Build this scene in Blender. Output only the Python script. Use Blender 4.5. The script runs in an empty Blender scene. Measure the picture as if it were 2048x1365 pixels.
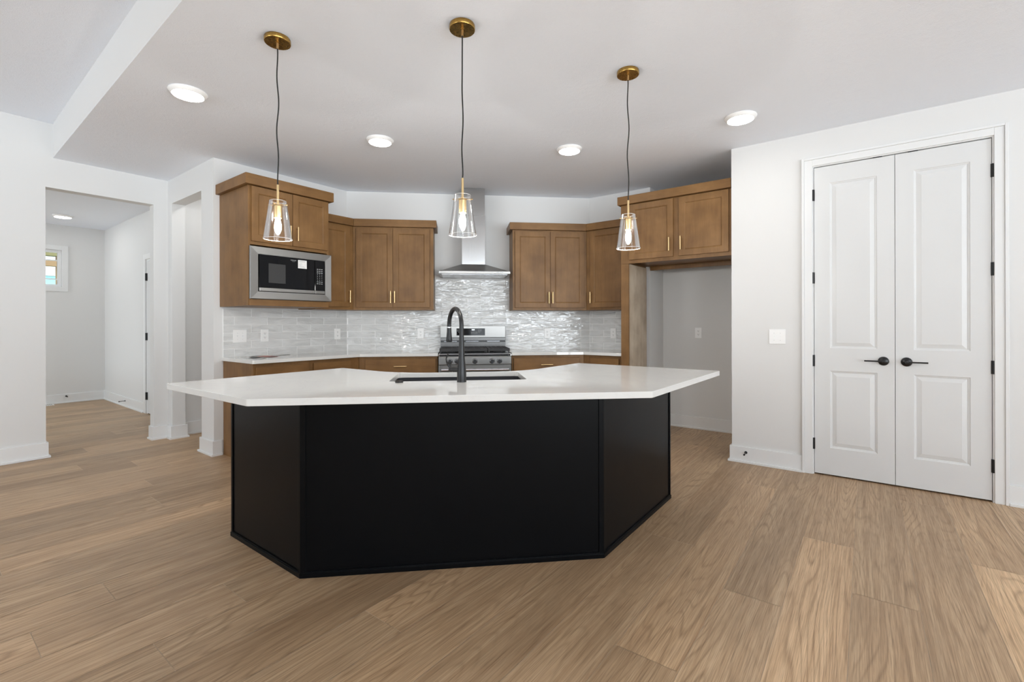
import bpy, bmesh, math, random
from mathutils import Vector, Matrix

random.seed(7)
S = bpy.context.scene
C = S.collection
R = math.radians

# ------------------------------------------------------------------ camera
cam = bpy.data.cameras.new('camera'); camo = bpy.data.objects.new('camera', cam); C.objects.link(camo)
cam.sensor_width = 36.0; cam.lens = 937.0 / 2048 * 36.0
cam.shift_y = -(682.5 - 647.5) / 2048
cam.clip_start = 0.05; cam.clip_end = 200
YAW = 37.12
camo.matrix_world = (Matrix.Translation((0, 0, 1.21)) @ Matrix.Rotation(R(YAW - 90), 4, 'Z')
                     @ Matrix.Rotation(R(90), 4, 'X') @ Matrix.Rotation(R(-0.13), 4, 'Z'))
S.camera = camo

# ------------------------------------------------------------------ colour management
S.view_settings.view_transform = 'Standard'
S.view_settings.look = 'None'
S.view_settings.gamma = 1.0
S.view_settings.use_curve_mapping = False
S.view_settings.exposure = 0.42
S.cycles.use_denoising = True
S.cycles.max_bounces = 12
S.cycles.diffuse_bounces = 8
S.cycles.glossy_bounces = 6
S.cycles.transparent_max_bounces = 16
S.cycles.transmission_bounces = 8
S.cycles.caustics_reflective = False
S.cycles.caustics_refractive = False
S.cycles.sample_clamp_indirect = 6.0

# ------------------------------------------------------------------ sky: bright behind the camera (south), mild to the north
W = bpy.data.worlds.new('sky'); S.world = W; W.use_nodes = True
wn = W.node_tree.nodes; wl = W.node_tree.links
for n in list(wn): wn.remove(n)
wo = wn.new('ShaderNodeOutputWorld'); wb = wn.new('ShaderNodeBackground')
wc = wn.new('ShaderNodeTexCoord'); ws = wn.new('ShaderNodeSeparateXYZ')
wm = wn.new('ShaderNodeMapRange'); wm.interpolation_type = 'SMOOTHSTEP'
wl.new(wc.outputs['Generated'], ws.inputs[0])
wl.new(ws.outputs['Y'], wm.inputs['Value'])
wm.inputs['From Min'].default_value = -0.35; wm.inputs['From Max'].default_value = 0.75
SKY_S, SKY_N = 7.7, 0.75
wm.inputs['To Min'].default_value = SKY_S; wm.inputs['To Max'].default_value = SKY_N
# boosted glow below the horizon, added to lift the ceiling; softer sky above it
wg = wn.new('ShaderNodeMapRange'); wg.interpolation_type = 'SMOOTHSTEP'
wl.new(ws.outputs['Z'], wg.inputs['Value'])
wg.inputs['From Min'].default_value = -0.12; wg.inputs['From Max'].default_value = 0.10
wg.inputs['To Min'].default_value = 1.30; wg.inputs['To Max'].default_value = 0.55
wx = wn.new('ShaderNodeMath'); wx.operation = 'MULTIPLY'
wl.new(wm.outputs['Result'], wx.inputs[0]); wl.new(wg.outputs['Result'], wx.inputs[1])
wl.new(wx.outputs[0], wb.inputs['Strength'])
wb.inputs['Color'].default_value = (0.855, 0.935, 1.0, 1)
wl.new(wb.outputs[0], wo.inputs[0])

def portal(name, loc, sx, sy, direction):
    l = bpy.data.lights.new(name, 'AREA'); l.shape = 'RECTANGLE'; l.size = sx; l.size_y = sy
    l.cycles.is_portal = True
    o = bpy.data.objects.new(name, l); C.objects.link(o); o.location = loc
    o.rotation_euler = Vector(direction).to_track_quat('-Z', 'Y').to_euler()
    return o

# window openings of the great room behind the camera (x0, x1, z0, z1) on the south wall, (y0, y1, z0, z1) on the west wall
YS, XW = -6.0, -6.0
SOUTH_WIN = [(-5.6, -3.6, 0.3, 2.6), (-3.1, -0.1, 0.05, 2.6), (0.5, 2.6, 0.05, 2.6)]
WEST_WIN = [(-5.6, -3.8, 0.5, 2.45), (1.9, 4.9, 0.3, 2.45)]
for (a, b, z0, z1) in SOUTH_WIN:
    portal('window_daylight', ((a + b) / 2, YS - 0.13, (z0 + z1) / 2), b - a, z1 - z0, (0, 1, 0))
for (a, b, z0, z1) in WEST_WIN:
    portal('window_daylight', (XW - 0.13, (a + b) / 2, (z0 + z1) / 2), b - a, z1 - z0, (1, 0, 0))
portal('window_daylight', (1.26, 10.0, 2.07), 0.62, 0.56, (0, -1, 0))
FOYER_WIN = [(6.6, 9.5, 0.3, 2.5)]
portal('window_daylight', (-0.93, 8.05, 1.4), 2.9, 2.2, (1, 0, 0))

# ------------------------------------------------------------------ material helpers
def new_mat(name):
    m = bpy.data.materials.new(name); m.use_nodes = True
    nt = m.node_tree
    b = nt.nodes['Principled BSDF']
    return m, nt, b
def srgb(r, g, b):
    f = lambda c: (c / 255 / 12.92) if c / 255 <= 0.04045 else ((c / 255 + 0.055) / 1.055) ** 2.4
    return (f(r), f(g), f(b), 1)
def simple(name, col, rough=0.5, metal=0.0, coat=0.0, spec=None, aniso=None):
    m, nt, b = new_mat(name)
    b.inputs['Base Color'].default_value = col; b.inputs['Roughness'].default_value = rough
    b.inputs['Metallic'].default_value = metal
    b.inputs['Coat Weight'].default_value = coat
    if spec is not None: b.inputs['Specular IOR Level'].default_value = spec
    return m
def N(nt, t, **kw):
    n = nt.nodes.new(t)
    for k, v in kw.items():
        if k.startswith('_'): setattr(n, k[1:], v)
        else: n.inputs[k].default_value = v
    return n
def L(nt, a, b): nt.links.new(a, b)
def mapping(nt, src, scale, loc=(0, 0, 0)):
    m = nt.nodes.new('ShaderNodeMapping'); m.inputs['Scale'].default_value = scale; m.inputs['Location'].default_value = loc
    L(nt, src, m.inputs['Vector']); return m.outputs[0]
def math_(nt, op, a, b=None, c=None):
    n = nt.nodes.new('ShaderNodeMath'); n.operation = op
    for i, v in enumerate((a, b, c)):
        if v is None: continue
        if isinstance(v, (int, float)): n.inputs[i].default_value = v
        else: L(nt, v, n.inputs[i])
    return n.outputs[0]
def ramp(nt, src, stops):
    n = nt.nodes.new('ShaderNodeValToRGB'); e = n.color_ramp.elements
    while len(e) < len(stops): e.new(0.5)
    for i, (p, c) in enumerate(stops):
        e[i].position = p; e[i].color = c
    L(nt, src, n.inputs[0]); return n.outputs[0]
def mix(nt, fac, a, b, blend='MIX'):
    n = nt.nodes.new('ShaderNodeMix'); n.data_type = 'RGBA'; n.blend_type = blend
    for i, v in ((0, fac), (6, a), (7, b)):
        if isinstance(v, (int, float)): n.inputs[i].default_value = v
        elif isinstance(v, tuple): n.inputs[i].default_value = v
        else: L(nt, v, n.inputs[i])
    return n.outputs[2]
def bump(nt, height, strength, dist, b):
    n = nt.nodes.new('ShaderNodeBump'); n.inputs['Strength'].default_value = strength; n.inputs['Distance'].default_value = dist
    L(nt, height, n.inputs['Height']); L(nt, n.outputs[0], b.inputs['Normal']); return n

# painted wall with a light roller texture
def paint(name, col, rough, sc, st, dist=0.001):
    m, nt, b = new_mat(name)
    b.inputs['Base Color'].default_value = col; b.inputs['Roughness'].default_value = rough
    tc = nt.nodes.new('ShaderNodeTexCoord')
    n = N(nt, 'ShaderNodeTexNoise', Scale=sc, Detail=3.0)
    L(nt, tc.outputs['Object'], n.inputs['Vector'])
    bump(nt, n.outputs['Fac'], st, dist, b); return m
M = {}
M['wall'] = paint('wall_paint', srgb(219, 219, 218), 0.6, 220, 0.15)
M['trim'] = paint('trim_paint', srgb(226, 227, 227), 0.32, 60, 0.03)
M['door'] = paint('door_paint', srgb(216, 217, 217), 0.38, 40, 0.03)
# ceiling: stomp-brush texture
m, nt, b = new_mat('ceiling_texture'); M['ceiling'] = m
b.inputs['Base Color'].default_value = srgb(238, 243, 251); b.inputs['Roughness'].default_value = 0.8
tc = nt.nodes.new('ShaderNodeTexCoord')
n1 = N(nt, 'ShaderNodeTexNoise', Scale=9.0, Detail=2.0, Distortion=1.5); L(nt, tc.outputs['Object'], n1.inputs['Vector'])
n2 = N(nt, 'ShaderNodeTexNoise', Scale=55.0, Detail=4.0, Distortion=2.5); L(nt, tc.outputs['Object'], n2.inputs['Vector'])
st = math_(nt, 'MULTIPLY', n2.outputs['Fac'], n1.outputs['Fac'])
bump(nt, st, 0.6, 0.006, b)

# oak plank floor; per plank random offset comes with the UVs, tone from a colour attribute
m, nt, b = new_mat('oak_planks'); M['floor'] = m
uv = N(nt, 'ShaderNodeUVMap', _uv_map='UVMap').outputs[0]
at = nt.nodes.new('ShaderNodeAttribute'); at.attribute_name = 'tone'
sp = nt.nodes.new('ShaderNodeSeparateColor'); L(nt, at.outputs['Color'], sp.inputs[0])
big = N(nt, 'ShaderNodeTexNoise', Scale=1.0, Detail=1.6, Roughness=0.45, Distortion=0.12)
L(nt, mapping(nt, uv, (0.42, 4.2, 1)), big.inputs['Vector'])
ringsv = math_(nt, 'MULTIPLY', big.outputs['Fac'], 30.0)
ringf = math_(nt, 'FRACT', ringsv)
ringt = math_(nt, 'ABSOLUTE', math_(nt, 'SUBTRACT', ringf, 0.5))          # 0 at line centre .. 0.5
streak = N(nt, 'ShaderNodeTexNoise', Scale=1.0, Detail=5.0, Roughness=0.65)
L(nt, mapping(nt, uv, (0.8, 40, 1)), streak.inputs['Vector'])
pore = N(nt, 'ShaderNodeTexNoise', Scale=1.0, Detail=3.0, Roughness=0.75)
L(nt, mapping(nt, uv, (3.2, 210, 1)), pore.inputs['Vector'])
blot = N(nt, 'ShaderNodeTexNoise', Scale=1.0, Detail=2.0)
L(nt, mapping(nt, uv, (0.9, 3.6, 1), (7, 3, 0)), blot.inputs['Vector'])
pore2 = N(nt, 'ShaderNodeTexNoise', Scale=1.0, Detail=2.0, Roughness=0.6)
L(nt, mapping(nt, uv, (7, 560, 1), (2, 5, 0)), pore2.inputs['Vector'])
base = ramp(nt, streak.outputs['Fac'], [(0.30, srgb(173, 143, 110)), (0.5, srgb(191, 162, 128)), (0.70, srgb(206, 179, 145))])
blotc = ramp(nt, blot.outputs['Fac'], [(0.3, (0.80, 0.78, 0.77, 1)), (0.7, (1.10, 1.10, 1.10, 1))])
col = mix(nt, 1.0, base, blotc, 'MULTIPLY')
rg = ramp(nt, ringt, [(0.0, (0.66, 0.62, 0.58, 1)), (0.20, (1, 1, 1, 1)), (1.0, (1.02, 1.02, 1.02, 1))])
rmask = ramp(nt, blot.outputs['Fac'], [(0.40, (0.15, 0.15, 0.15, 1)), (0.62, (0.9, 0.9, 0.9, 1))])
rgm = mix(nt, rmask, (1, 1, 1, 1), rg)
col = mix(nt, 1.0, col, rgm, 'MULTIPLY')
pr = ramp(nt, pore.outputs['Fac'], [(0.36, (0.52, 0.47, 0.43, 1)), (0.5, (0.98, 0.98, 0.98, 1)), (0.68, (1.12, 1.12, 1.11, 1))])
col = mix(nt, 0.55, col, pr, 'MULTIPLY')
p2 = ramp(nt, pore2.outputs['Fac'], [(0.33, (0.62, 0.58, 0.54, 1)), (0.50, (0.99, 0.99, 0.99, 1)), (0.70, (1.10, 1.10, 1.10, 1))])
col = mix(nt, 0.8, col, p2, 'MULTIPLY')
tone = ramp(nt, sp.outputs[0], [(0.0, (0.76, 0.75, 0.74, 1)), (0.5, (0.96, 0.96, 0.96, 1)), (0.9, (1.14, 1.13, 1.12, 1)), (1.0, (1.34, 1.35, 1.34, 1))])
col = mix(nt, 1.0, col, tone, 'MULTIPLY')
hue = ramp(nt, sp.outputs[1], [(0.0, (1.015, 0.995, 0.98, 1)), (1.0, (0.995, 1.0, 1.01, 1))])
col = mix(nt, 1.0, col, hue, 'MULTIPLY')
L(nt, col, b.inputs['Base Color'])
rr = ramp(nt, pore.outputs['Fac'], [(0.3, (0.52, 0.52, 0.52, 1)), (0.7, (0.38, 0.38, 0.38, 1))])
L(nt, rr, b.inputs['Roughness'])
hh = math_(nt, 'ADD', pore.outputs['Fac'], math_(nt, 'MULTIPLY', streak.outputs['Fac'], 0.5))
bump(nt, hh, 0.25, 0.0008, b)
M['joint_glint'] = simple('joint_glint', srgb(196, 176, 150), 0.5)  # light tan imitates the glint of plank edges along the joints

# stained maple of the cabinets (grain runs along object Z unless horizontal)
def wood(name, c0, c1, c2, vertical=True, rough=0.42):
    m, nt, b = new_mat(name)
    tc = nt.nodes.new('ShaderNodeTexCoord')
    info = nt.nodes.new('ShaderNodeObjectInfo')
    off = nt.nodes.new('ShaderNodeVectorMath'); off.operation = 'ADD'
    cx = nt.nodes.new('ShaderNodeCombineXYZ')
    L(nt, math_(nt, 'MULTIPLY', info.outputs['Random'], 31.0), cx.inputs[0]); L(nt, math_(nt, 'MULTIPLY', info.outputs['Random'], 17.0), cx.inputs[2])
    L(nt, tc.outputs['Object'], off.inputs[0]); L(nt, cx.outputs[0], off.inputs[1])
    sc = (26, 26, 1.6) if vertical else (1.6, 26, 26)
    g = N(nt, 'ShaderNodeTexNoise', Scale=1.0, Detail=5.0, Roughness=0.6, Distortion=0.4); L(nt, mapping(nt, off.outputs[0], sc), g.inputs['Vector'])
    f = N(nt, 'ShaderNodeTexNoise', Scale=1.0, Detail=3.0); L(nt, mapping(nt, off.outputs[0], tuple(s * 7 for s in sc)), f.inputs['Vector'])
    bl = N(nt, 'ShaderNodeTexNoise', Scale=5.0, Detail=3.0); L(nt, off.outputs[0], bl.inputs['Vector'])
    s = math_(nt, 'ADD', math_(nt, 'MULTIPLY', g.outputs['Fac'], 0.28), math_(nt, 'ADD', math_(nt, 'MULTIPLY', bl.outputs['Fac'], 0.57), math_(nt, 'MULTIPLY', f.outputs['Fac'], 0.15)))
    col = ramp(nt, s, [(0.34, c0), (0.5, c1), (0.66, c2)])
    L(nt, col, b.inputs['Base Color']); b.inputs['Roughness'].default_value = rough; b.inputs['Specular IOR Level'].default_value = 0.3
    bump(nt, f.outputs['Fac'], 0.08, 0.0005, b)
    return m
M['wood'] = wood('stained_maple', srgb(106, 75, 42), srgb(122, 89, 52), srgb(136, 101, 62))
M['wood_h'] = wood('stained_maple_horizontal', srgb(106, 75, 42), srgb(122, 89, 52), srgb(136, 101, 62), False)
M['wood_pale'] = wood('pale_laminate_grain', srgb(150, 134, 114), srgb(172, 156, 136), srgb(190, 176, 156))
M['black_paint'] = simple('black_satin_paint', srgb(10, 11, 13), 0.30, spec=0.09)
M['black_metal'] = simple('matte_black_metal', srgb(19, 19, 20), 0.33, 0.0, spec=0.5)
M['iron'] = simple('cast_iron', srgb(38, 38, 39), 0.55)
M['black_enamel'] = simple('black_enamel', srgb(14, 14, 15), 0.2)
M['black_glass'] = simple('black_glass', (0.004, 0.004, 0.005, 1), 0.05, spec=0.16)
M['oven_glass'] = simple('mesh_window_glass', (0.03, 0.03, 0.03, 1), 0.12)
M['plastic'] = simple('white_plastic', srgb(240, 240, 239), 0.3)
M['slot'] = simple('dark_slot', srgb(45, 45, 45), 0.5)
M['granite_sink'] = simple('black_composite', srgb(33, 34, 38), 0.45)
M['paper'] = simple('white_paper', srgb(228, 228, 226), 0.7)
M['paper_red'] = simple('red_paper', srgb(212, 158, 152), 0.7)
M['paper_dark'] = simple('dark_print', srgb(60, 52, 48), 0.7)
M['print'] = simple('grey_print', srgb(150, 152, 152), 0.6)
M['print_light'] = simple('light_print', srgb(205, 208, 208), 0.5)
M['rubber'] = simple('white_rubber', srgb(225, 225, 222), 0.6)
M['vinyl'] = simple('white_vinyl', srgb(238, 239, 240), 0.35)
M['cord'] = simple('black_cloth_cord', srgb(18, 18, 18), 0.7)

def brushed(name, col, rough, sc, st=0.06, metal=1.0):
    m, nt, b = new_mat(name)
    b.inputs['Base Color'].default_value = col; b.inputs['Metallic'].default_value = metal; b.inputs['Roughness'].default_value = rough
    tc = nt.nodes.new('ShaderNodeTexCoord')
    g = N(nt, 'ShaderNodeTexNoise', Scale=1.0, Detail=2.0); L(nt, mapping(nt, tc.outputs['Object'], sc), g.inputs['Vector'])
    r = nt.nodes.new('ShaderNodeMapRange'); r.inputs['To Min'].default_value = rough - 0.05; r.inputs['To Max'].default_value = rough + 0.08
    L(nt, g.outputs['Fac'], r.inputs['Value']); L(nt, r.outputs[0], b.inputs['Roughness'])
    bump(nt, g.outputs['Fac'], st, 0.0005, b)
    return m
M['steel'] = brushed('brushed_steel', srgb(150, 149, 147), 0.32, (2, 2, 500), 0.02)
M['steel_v'] = brushed('brushed_steel_vertical', srgb(190, 190, 190), 0.16, (400, 400, 2), 0.02)
M['steel_dark'] = simple('polished_steel', srgb(150, 150, 152), 0.18, 1.0)
M['steel_grey'] = simple('dark_grey_steel', srgb(96, 95, 94), 0.22, 1.0)  # darker grey steel for the range's rear trim and lower guard
M['chrome'] = simple('chrome', srgb(225, 225, 227), 0.08, 1.0)
M['gold'] = brushed('brushed_brass', srgb(208, 180, 134), 0.34, (60, 60, 400), 0.03)
M['gold_dark'] = brushed('brushed_brass_canopy', srgb(176, 140, 76), 0.26, (60, 60, 300), 0.03)

# quartz
m, nt, b = new_mat('white_quartz'); M['quartz'] = m
tc = nt.nodes.new('ShaderNodeTexCoord')
v = N(nt, 'ShaderNodeTexNoise', Scale=1.6, Detail=6.0, Roughness=0.6, Distortion=1.8); L(nt, tc.outputs['Object'], v.inputs['Vector'])
vt = math_(nt, 'ABSOLUTE', math_(nt, 'SUBTRACT', v.outputs['Fac'], 0.5))
L(nt, ramp(nt, vt, [(0.0, srgb(217, 216, 213)), (0.006, srgb(220, 220, 218)), (0.1, srgb(222, 222, 219))]), b.inputs['Base Color'])
b.inputs['Roughness'].default_value = 0.03; b.inputs['Specular IOR Level'].default_value = 0.62

# hand-made glossy tile: wavy glaze, waves differ per tile through the UV offsets
m, nt, b = new_mat('glazed_wavy_tile'); M['tile'] = m
uv = N(nt, 'ShaderNodeUVMap', _uv_map='UVMap').outputs[0]
g1 = N(nt, 'ShaderNodeTexNoise', Scale=1.0, Detail=2.5, Roughness=0.5, Distortion=1.4); L(nt, mapping(nt, uv, (3.6, 12, 1)), g1.inputs['Vector'])
g2 = N(nt, 'ShaderNodeTexNoise', Scale=1.0, Detail=2.0, Distortion=0.8); L(nt, mapping(nt, uv, (10, 34, 1), (3, 9, 0)), g2.inputs['Vector'])
hgt = math_(nt, 'ADD', g1.outputs['Fac'], math_(nt, 'MULTIPLY', g2.outputs['Fac'], 0.22))
tcol = ramp(nt, g1.outputs['Fac'], [(0.3, srgb(202, 203, 202)), (0.5, srgb(211, 212, 211)), (0.7, srgb(219, 220, 219))])
L(nt, tcol, b.inputs['Base Color']); b.inputs['Roughness'].default_value = 0.03
b.inputs['Specular IOR Level'].default_value = 1.0
bump(nt, hgt, 1.0, 0.0135, b)
M['grout'] = simple('white_grout', srgb(240, 240, 239), 0.8)

# thin clear glass: mostly transparent, reflective at grazing angles
def thin_glass(name, tint=(1, 1, 1, 1), rough=0.02, boost=1.0):
    m = bpy.data.materials.new(name); m.use_nodes = True; nt = m.node_tree
    for n in list(nt.nodes): nt.nodes.remove(n)
    o = nt.nodes.new('ShaderNodeOutputMaterial'); t = nt.nodes.new('ShaderNodeBsdfTransparent'); t.inputs[0].default_value = tint
    g = nt.nodes.new('ShaderNodeBsdfGlossy'); g.inputs['Roughness'].default_value = rough
    f = nt.nodes.new('ShaderNodeFresnel'); f.inputs['IOR'].default_value = 1.5
    mx = nt.nodes.new('ShaderNodeMixShader')
    L(nt, math_(nt, 'MULTIPLY', f.outputs[0], boost), mx.inputs[0]); L(nt, t.outputs[0], mx.inputs[1]); L(nt, g.outputs[0], mx.inputs[2])
    L(nt, mx.outputs[0], o.inputs[0]); return m
M['shade_glass'] = thin_glass('clear_shade_glass', (0.998, 0.998, 0.996, 1), 0.015, 0.55)
M['window_glass'] = thin_glass('window_glass', (0.97, 0.98, 0.98, 1))
def emit(name, col, s):
    m, nt, b = new_mat(name)
    b.inputs['Base Color'].default_value = col; b.inputs['Emission Color'].default_value = col; b.inputs['Emission Strength'].default_value = s
    return m
M['bulb'] = emit('lit_bulb', (1.0, 0.955, 0.89, 1), 500)
M['lens'] = emit('lit_lens', (1.0, 0.98, 0.95, 1), 28)
M['clock'] = emit('lit_clock', (0.85, 0.95, 1.0, 1), 1.2)
M['beam_wood'] = simple('porch_olive_wood', srgb(112, 106, 66), 0.6)
M['post_wood'] = simple('porch_tan_wood', srgb(140, 112, 78), 0.6)
M['leaf'] = simple('palm_leaf', srgb(70, 120, 110), 0.5)
M['siding'] = simple('blue_grey_siding', srgb(120, 160, 165), 0.7)
M['grass'] = simple('outdoor_grass', srgb(120, 135, 90), 0.9)

# ------------------------------------------------------------------ geometry helpers
ORG = {}
class MB:
    """collects shapes in its frame's coordinates; build() makes ONE mesh object"""
    def __init__(s): s.bm = bmesh.new(); s.mi = 0; s.uv = None
    def _f(s, vs):
        try:
            f = s.bm.faces.new(vs); f.material_index = s.mi; return f
        except ValueError: return None
    def box(s, x0, x1, y0, y1, z0, z1):
        v = [s.bm.verts.new(p) for p in ((x0,y0,z0),(x1,y0,z0),(x1,y1,z0),(x0,y1,z0),(x0,y0,z1),(x1,y0,z1),(x1,y1,z1),(x0,y1,z1))]
        for q in ((3,2,1,0),(4,5,6,7),(0,1,5,4),(1,2,6,5),(2,3,7,6),(3,0,4,7)): s._f([v[i] for i in q])
        return s
    def prism(s, pts, z0, z1):
        a = sum(pts[i][0]*pts[(i+1)%len(pts)][1]-pts[(i+1)%len(pts)][0]*pts[i][1] for i in range(len(pts)))
        if a < 0: pts = pts[::-1]
        lo = [s.bm.verts.new((p[0], p[1], z0)) for p in pts]; hi = [s.bm.verts.new((p[0], p[1], z1)) for p in pts]
        n = len(pts); s._f(lo[::-1]); s._f(hi)
        for i in range(n): s._f([lo[i], lo[(i+1)%n], hi[(i+1)%n], hi[i]])
        return s
    def prism_hole(s, pts, hole, z0, z1):
        for z in (z0, z1):
            ed = []; rings = []
            for ring in (pts, hole):
                vs = [s.bm.verts.new((p[0], p[1], z)) for p in ring]; rings.append(vs)
                for i in range(len(vs)): ed.append(s.bm.edges.new((vs[i], vs[(i+1)%len(vs)])))
            r = bmesh.ops.triangle_fill(s.bm, edges=ed, use_beauty=True)
            if z == z0: lo = rings
            else: hi = rings
        for a, b in zip(lo, hi):
            for i in range(len(a)): s._f([a[i], a[(i+1)%len(a)], b[(i+1)%len(a)], b[i]])
        bmesh.ops.dissolve_limit(s.bm, angle_limit=0.01, verts=s.bm.verts, edges=s.bm.edges)
        bmesh.ops.recalc_face_normals(s.bm, faces=s.bm.faces)
        return s
    def revolve(s, prof, c=(0,0,0), axis='Z', seg=32, close=False):
        rings = []
        for r, h in prof:
            ring = []
            for k in range(seg):
                a = 2*math.pi*k/seg; u, w = r*math.cos(a), r*math.sin(a)
                p = (u, w, h) if axis == 'Z' else ((h, u, w) if axis == 'X' else (w, h, u))
                ring.append(s.bm.verts.new((c[0]+p[0], c[1]+p[1], c[2]+p[2])))
            rings.append(ring)
        for i in range(len(rings)-1):
            for k in range(seg): s._f([rings[i][k], rings[i][(k+1)%seg], rings[i+1][(k+1)%seg], rings[i+1][k]])
        if close:
            for k in range(seg): s._f([rings[-1][k], rings[-1][(k+1)%seg], rings[0][(k+1)%seg], rings[0][k]])
        else:
            if prof[0][0] > 1e-6: s._f(rings[0][::-1])
            if prof[-1][0] > 1e-6: s._f(rings[-1])
        return s
    def cyl(s, c, r, h, axis='Z', seg=24): return s.revolve([(r, 0), (r, h)], c, axis, seg)
    def tube(s, pts, rad, seg=10, caps=True):
        pts = [Vector(p) for p in pts]; n = len(pts)
        rs = rad if isinstance(rad, (list, tuple)) else [rad]*n
        t0 = (pts[1]-pts[0]).normalized()
        up = Vector((0,0,1)) if abs(t0.z) < 0.9 else Vector((1,0,0))
        nrm = t0.cross(up).normalized(); rings = []
        for i in range(n):
            t = (pts[min(i+1,n-1)]-pts[max(i-1,0)]).normalized()
            nrm = (nrm - t*nrm.dot(t)).normalized(); bn = t.cross(nrm)
            rings.append([s.bm.verts.new(pts[i]+rs[i]*(math.cos(2*math.pi*k/seg)*nrm+math.sin(2*math.pi*k/seg)*bn)) for k in range(seg)])
        for i in range(n-1):
            for k in range(seg): s._f([rings[i][k], rings[i][(k+1)%seg], rings[i+1][(k+1)%seg], rings[i+1][k]])
        if caps: s._f(rings[0][::-1]); s._f(rings[-1])
        return s
    def ringpanel(s, x0, x1, z0, z1, steps, y):
        """nested rectangles on a front (-y) face; steps = [(inset, depth)...]; the last is filled"""
        rect = []
        for ins, d in steps:
            rect.append([s.bm.verts.new(p) for p in ((x0+ins,y+d,z0+ins),(x1-ins,y+d,z0+ins),(x1-ins,y+d,z1-ins),(x0+ins,y+d,z1-ins))])
        for a, b in zip(rect, rect[1:]):
            for k in range(4): s._f([a[k], a[(k+1)%4], b[(k+1)%4], b[k]])
        s._f(rect[-1])
        return s
    def paneldoor(s, x0, x1, z0, z1, yf, th, panels, prof):
        """door slab: front at yf (facing -y), thickness th; panels = [(px0,px1,pz0,pz1)] stacked from low to high, prof = [(inset,depth)]"""
        zs = [z0]
        for i, p in enumerate(panels[:-1]): zs.append((p[3]+panels[i+1][2])/2)
        zs.append(z1)
        for i, p in enumerate(panels):
            a, b = zs[i], zs[i+1]
            o = [s.bm.verts.new(q) for q in ((x0,yf,a),(x1,yf,a),(x1,yf,b),(x0,yf,b))]
            q = [s.bm.verts.new(q) for q in ((p[0],yf,p[2]),(p[1],yf,p[2]),(p[1],yf,p[3]),(p[0],yf,p[3]))]
            for k in range(4): s._f([o[k], o[(k+1)%4], q[(k+1)%4], q[k]])
            s.ringpanel(p[0], p[1], p[2], p[3], [(0, 0)] + prof, yf)
        # sides and back
        yb = yf + th
        v = [s.bm.verts.new(p) for p in ((x0,yf,z0),(x1,yf,z0),(x1,yf,z1),(x0,yf,z1),(x0,yb,z0),(x1,yb,z0),(x1,yb,z1),(x0,yb,z1))]
        for q in ((1,0,4,5),(2,1,5,6),(3,2,6,7),(0,3,7,4),(5,4,7,6)): s._f([v[i] for i in q])
        bmesh.ops.remove_doubles(s.bm, verts=s.bm.verts, dist=1e-6)
        return s
    def build(s, name, mat, parent=None, bevel=0, smooth=None, frame=None, seg=2):
        me = bpy.data.meshes.new(name)
        org = Vector((0,0,0))
        if parent is not None: org = ORG.get(parent.name, org)
        if org.length: bmesh.ops.translate(s.bm, verts=s.bm.verts, vec=-org)
        s.bm.to_mesh(me); s.bm.free()
        for mm in (mat if isinstance(mat, (list, tuple)) else [mat]): me.materials.append(mm)
        if smooth is not None:
            for p in me.polygons: p.use_smooth = True
            me.set_sharp_from_angle(angle=R(smooth))
        o = bpy.data.objects.new(name, me); C.objects.link(o)
        if parent is not None: o.parent = parent; ORG[o.name] = org
        elif frame is not None: o.location = frame[0]; o.rotation_euler = (0, 0, frame[1])
        if bevel:
            md = o.modifiers.new('bevel', 'BEVEL'); md.width = bevel; md.segments = seg; md.limit_method = 'ANGLE'; md.angle_limit = R(35)
        return o
def tag(o, label=None, cat=None, group=None, kind=None):
    if label: o['label'] = label
    if cat: o['category'] = cat
    if group: o['group'] = group
    if kind: o['kind'] = kind
    return o
# frames: origin and turn of each wall run; in a frame x runs right along the wall, front is -y, wall plane at y = 0
WL = Vector((3.156, 4.775, 0)); WR = Vector((5.145, 2.70, 0))
ANG = math.atan2(WR.y - WL.y, WR.x - WL.x)
F_WORLD = (Vector((0,0,0)), 0.0)
F_LEFT = (Vector((0, 4.775, 0)), 0.0)
F_BACK = (WL, ANG)
F_RIGHT = (Vector((5.145, 2.70, 0)), R(-90))      # x runs toward -Y, front faces -X
F_PANTRY = (Vector((4.455, 0, 0)), R(-90))        # local x = -world y
def fpt(frame, p):
    return frame[0] + Matrix.Rotation(frame[1], 3, 'Z') @ Vector(p)
def thing(name, label, cat, frame=F_WORLD, base=(0,0,0), group=None):
    o = bpy.data.objects.new(name, None); C.objects.link(o); o.empty_display_size = 0.1
    o.location = fpt(frame, base); o.rotation_euler = (0, 0, frame[1]); ORG[o.name] = Vector(base)
    return tag(o, label, cat, group)
def copy_tree(o, parent=None):
    c = o.copy(); C.objects.link(c)
    if parent is not None: c.parent = parent
    for ch in list(o.children): copy_tree(ch, c)
    return c
def struct(name, mb, mat, **kw):
    return tag(mb.build(name, mat, **kw), kind='structure')

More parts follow.
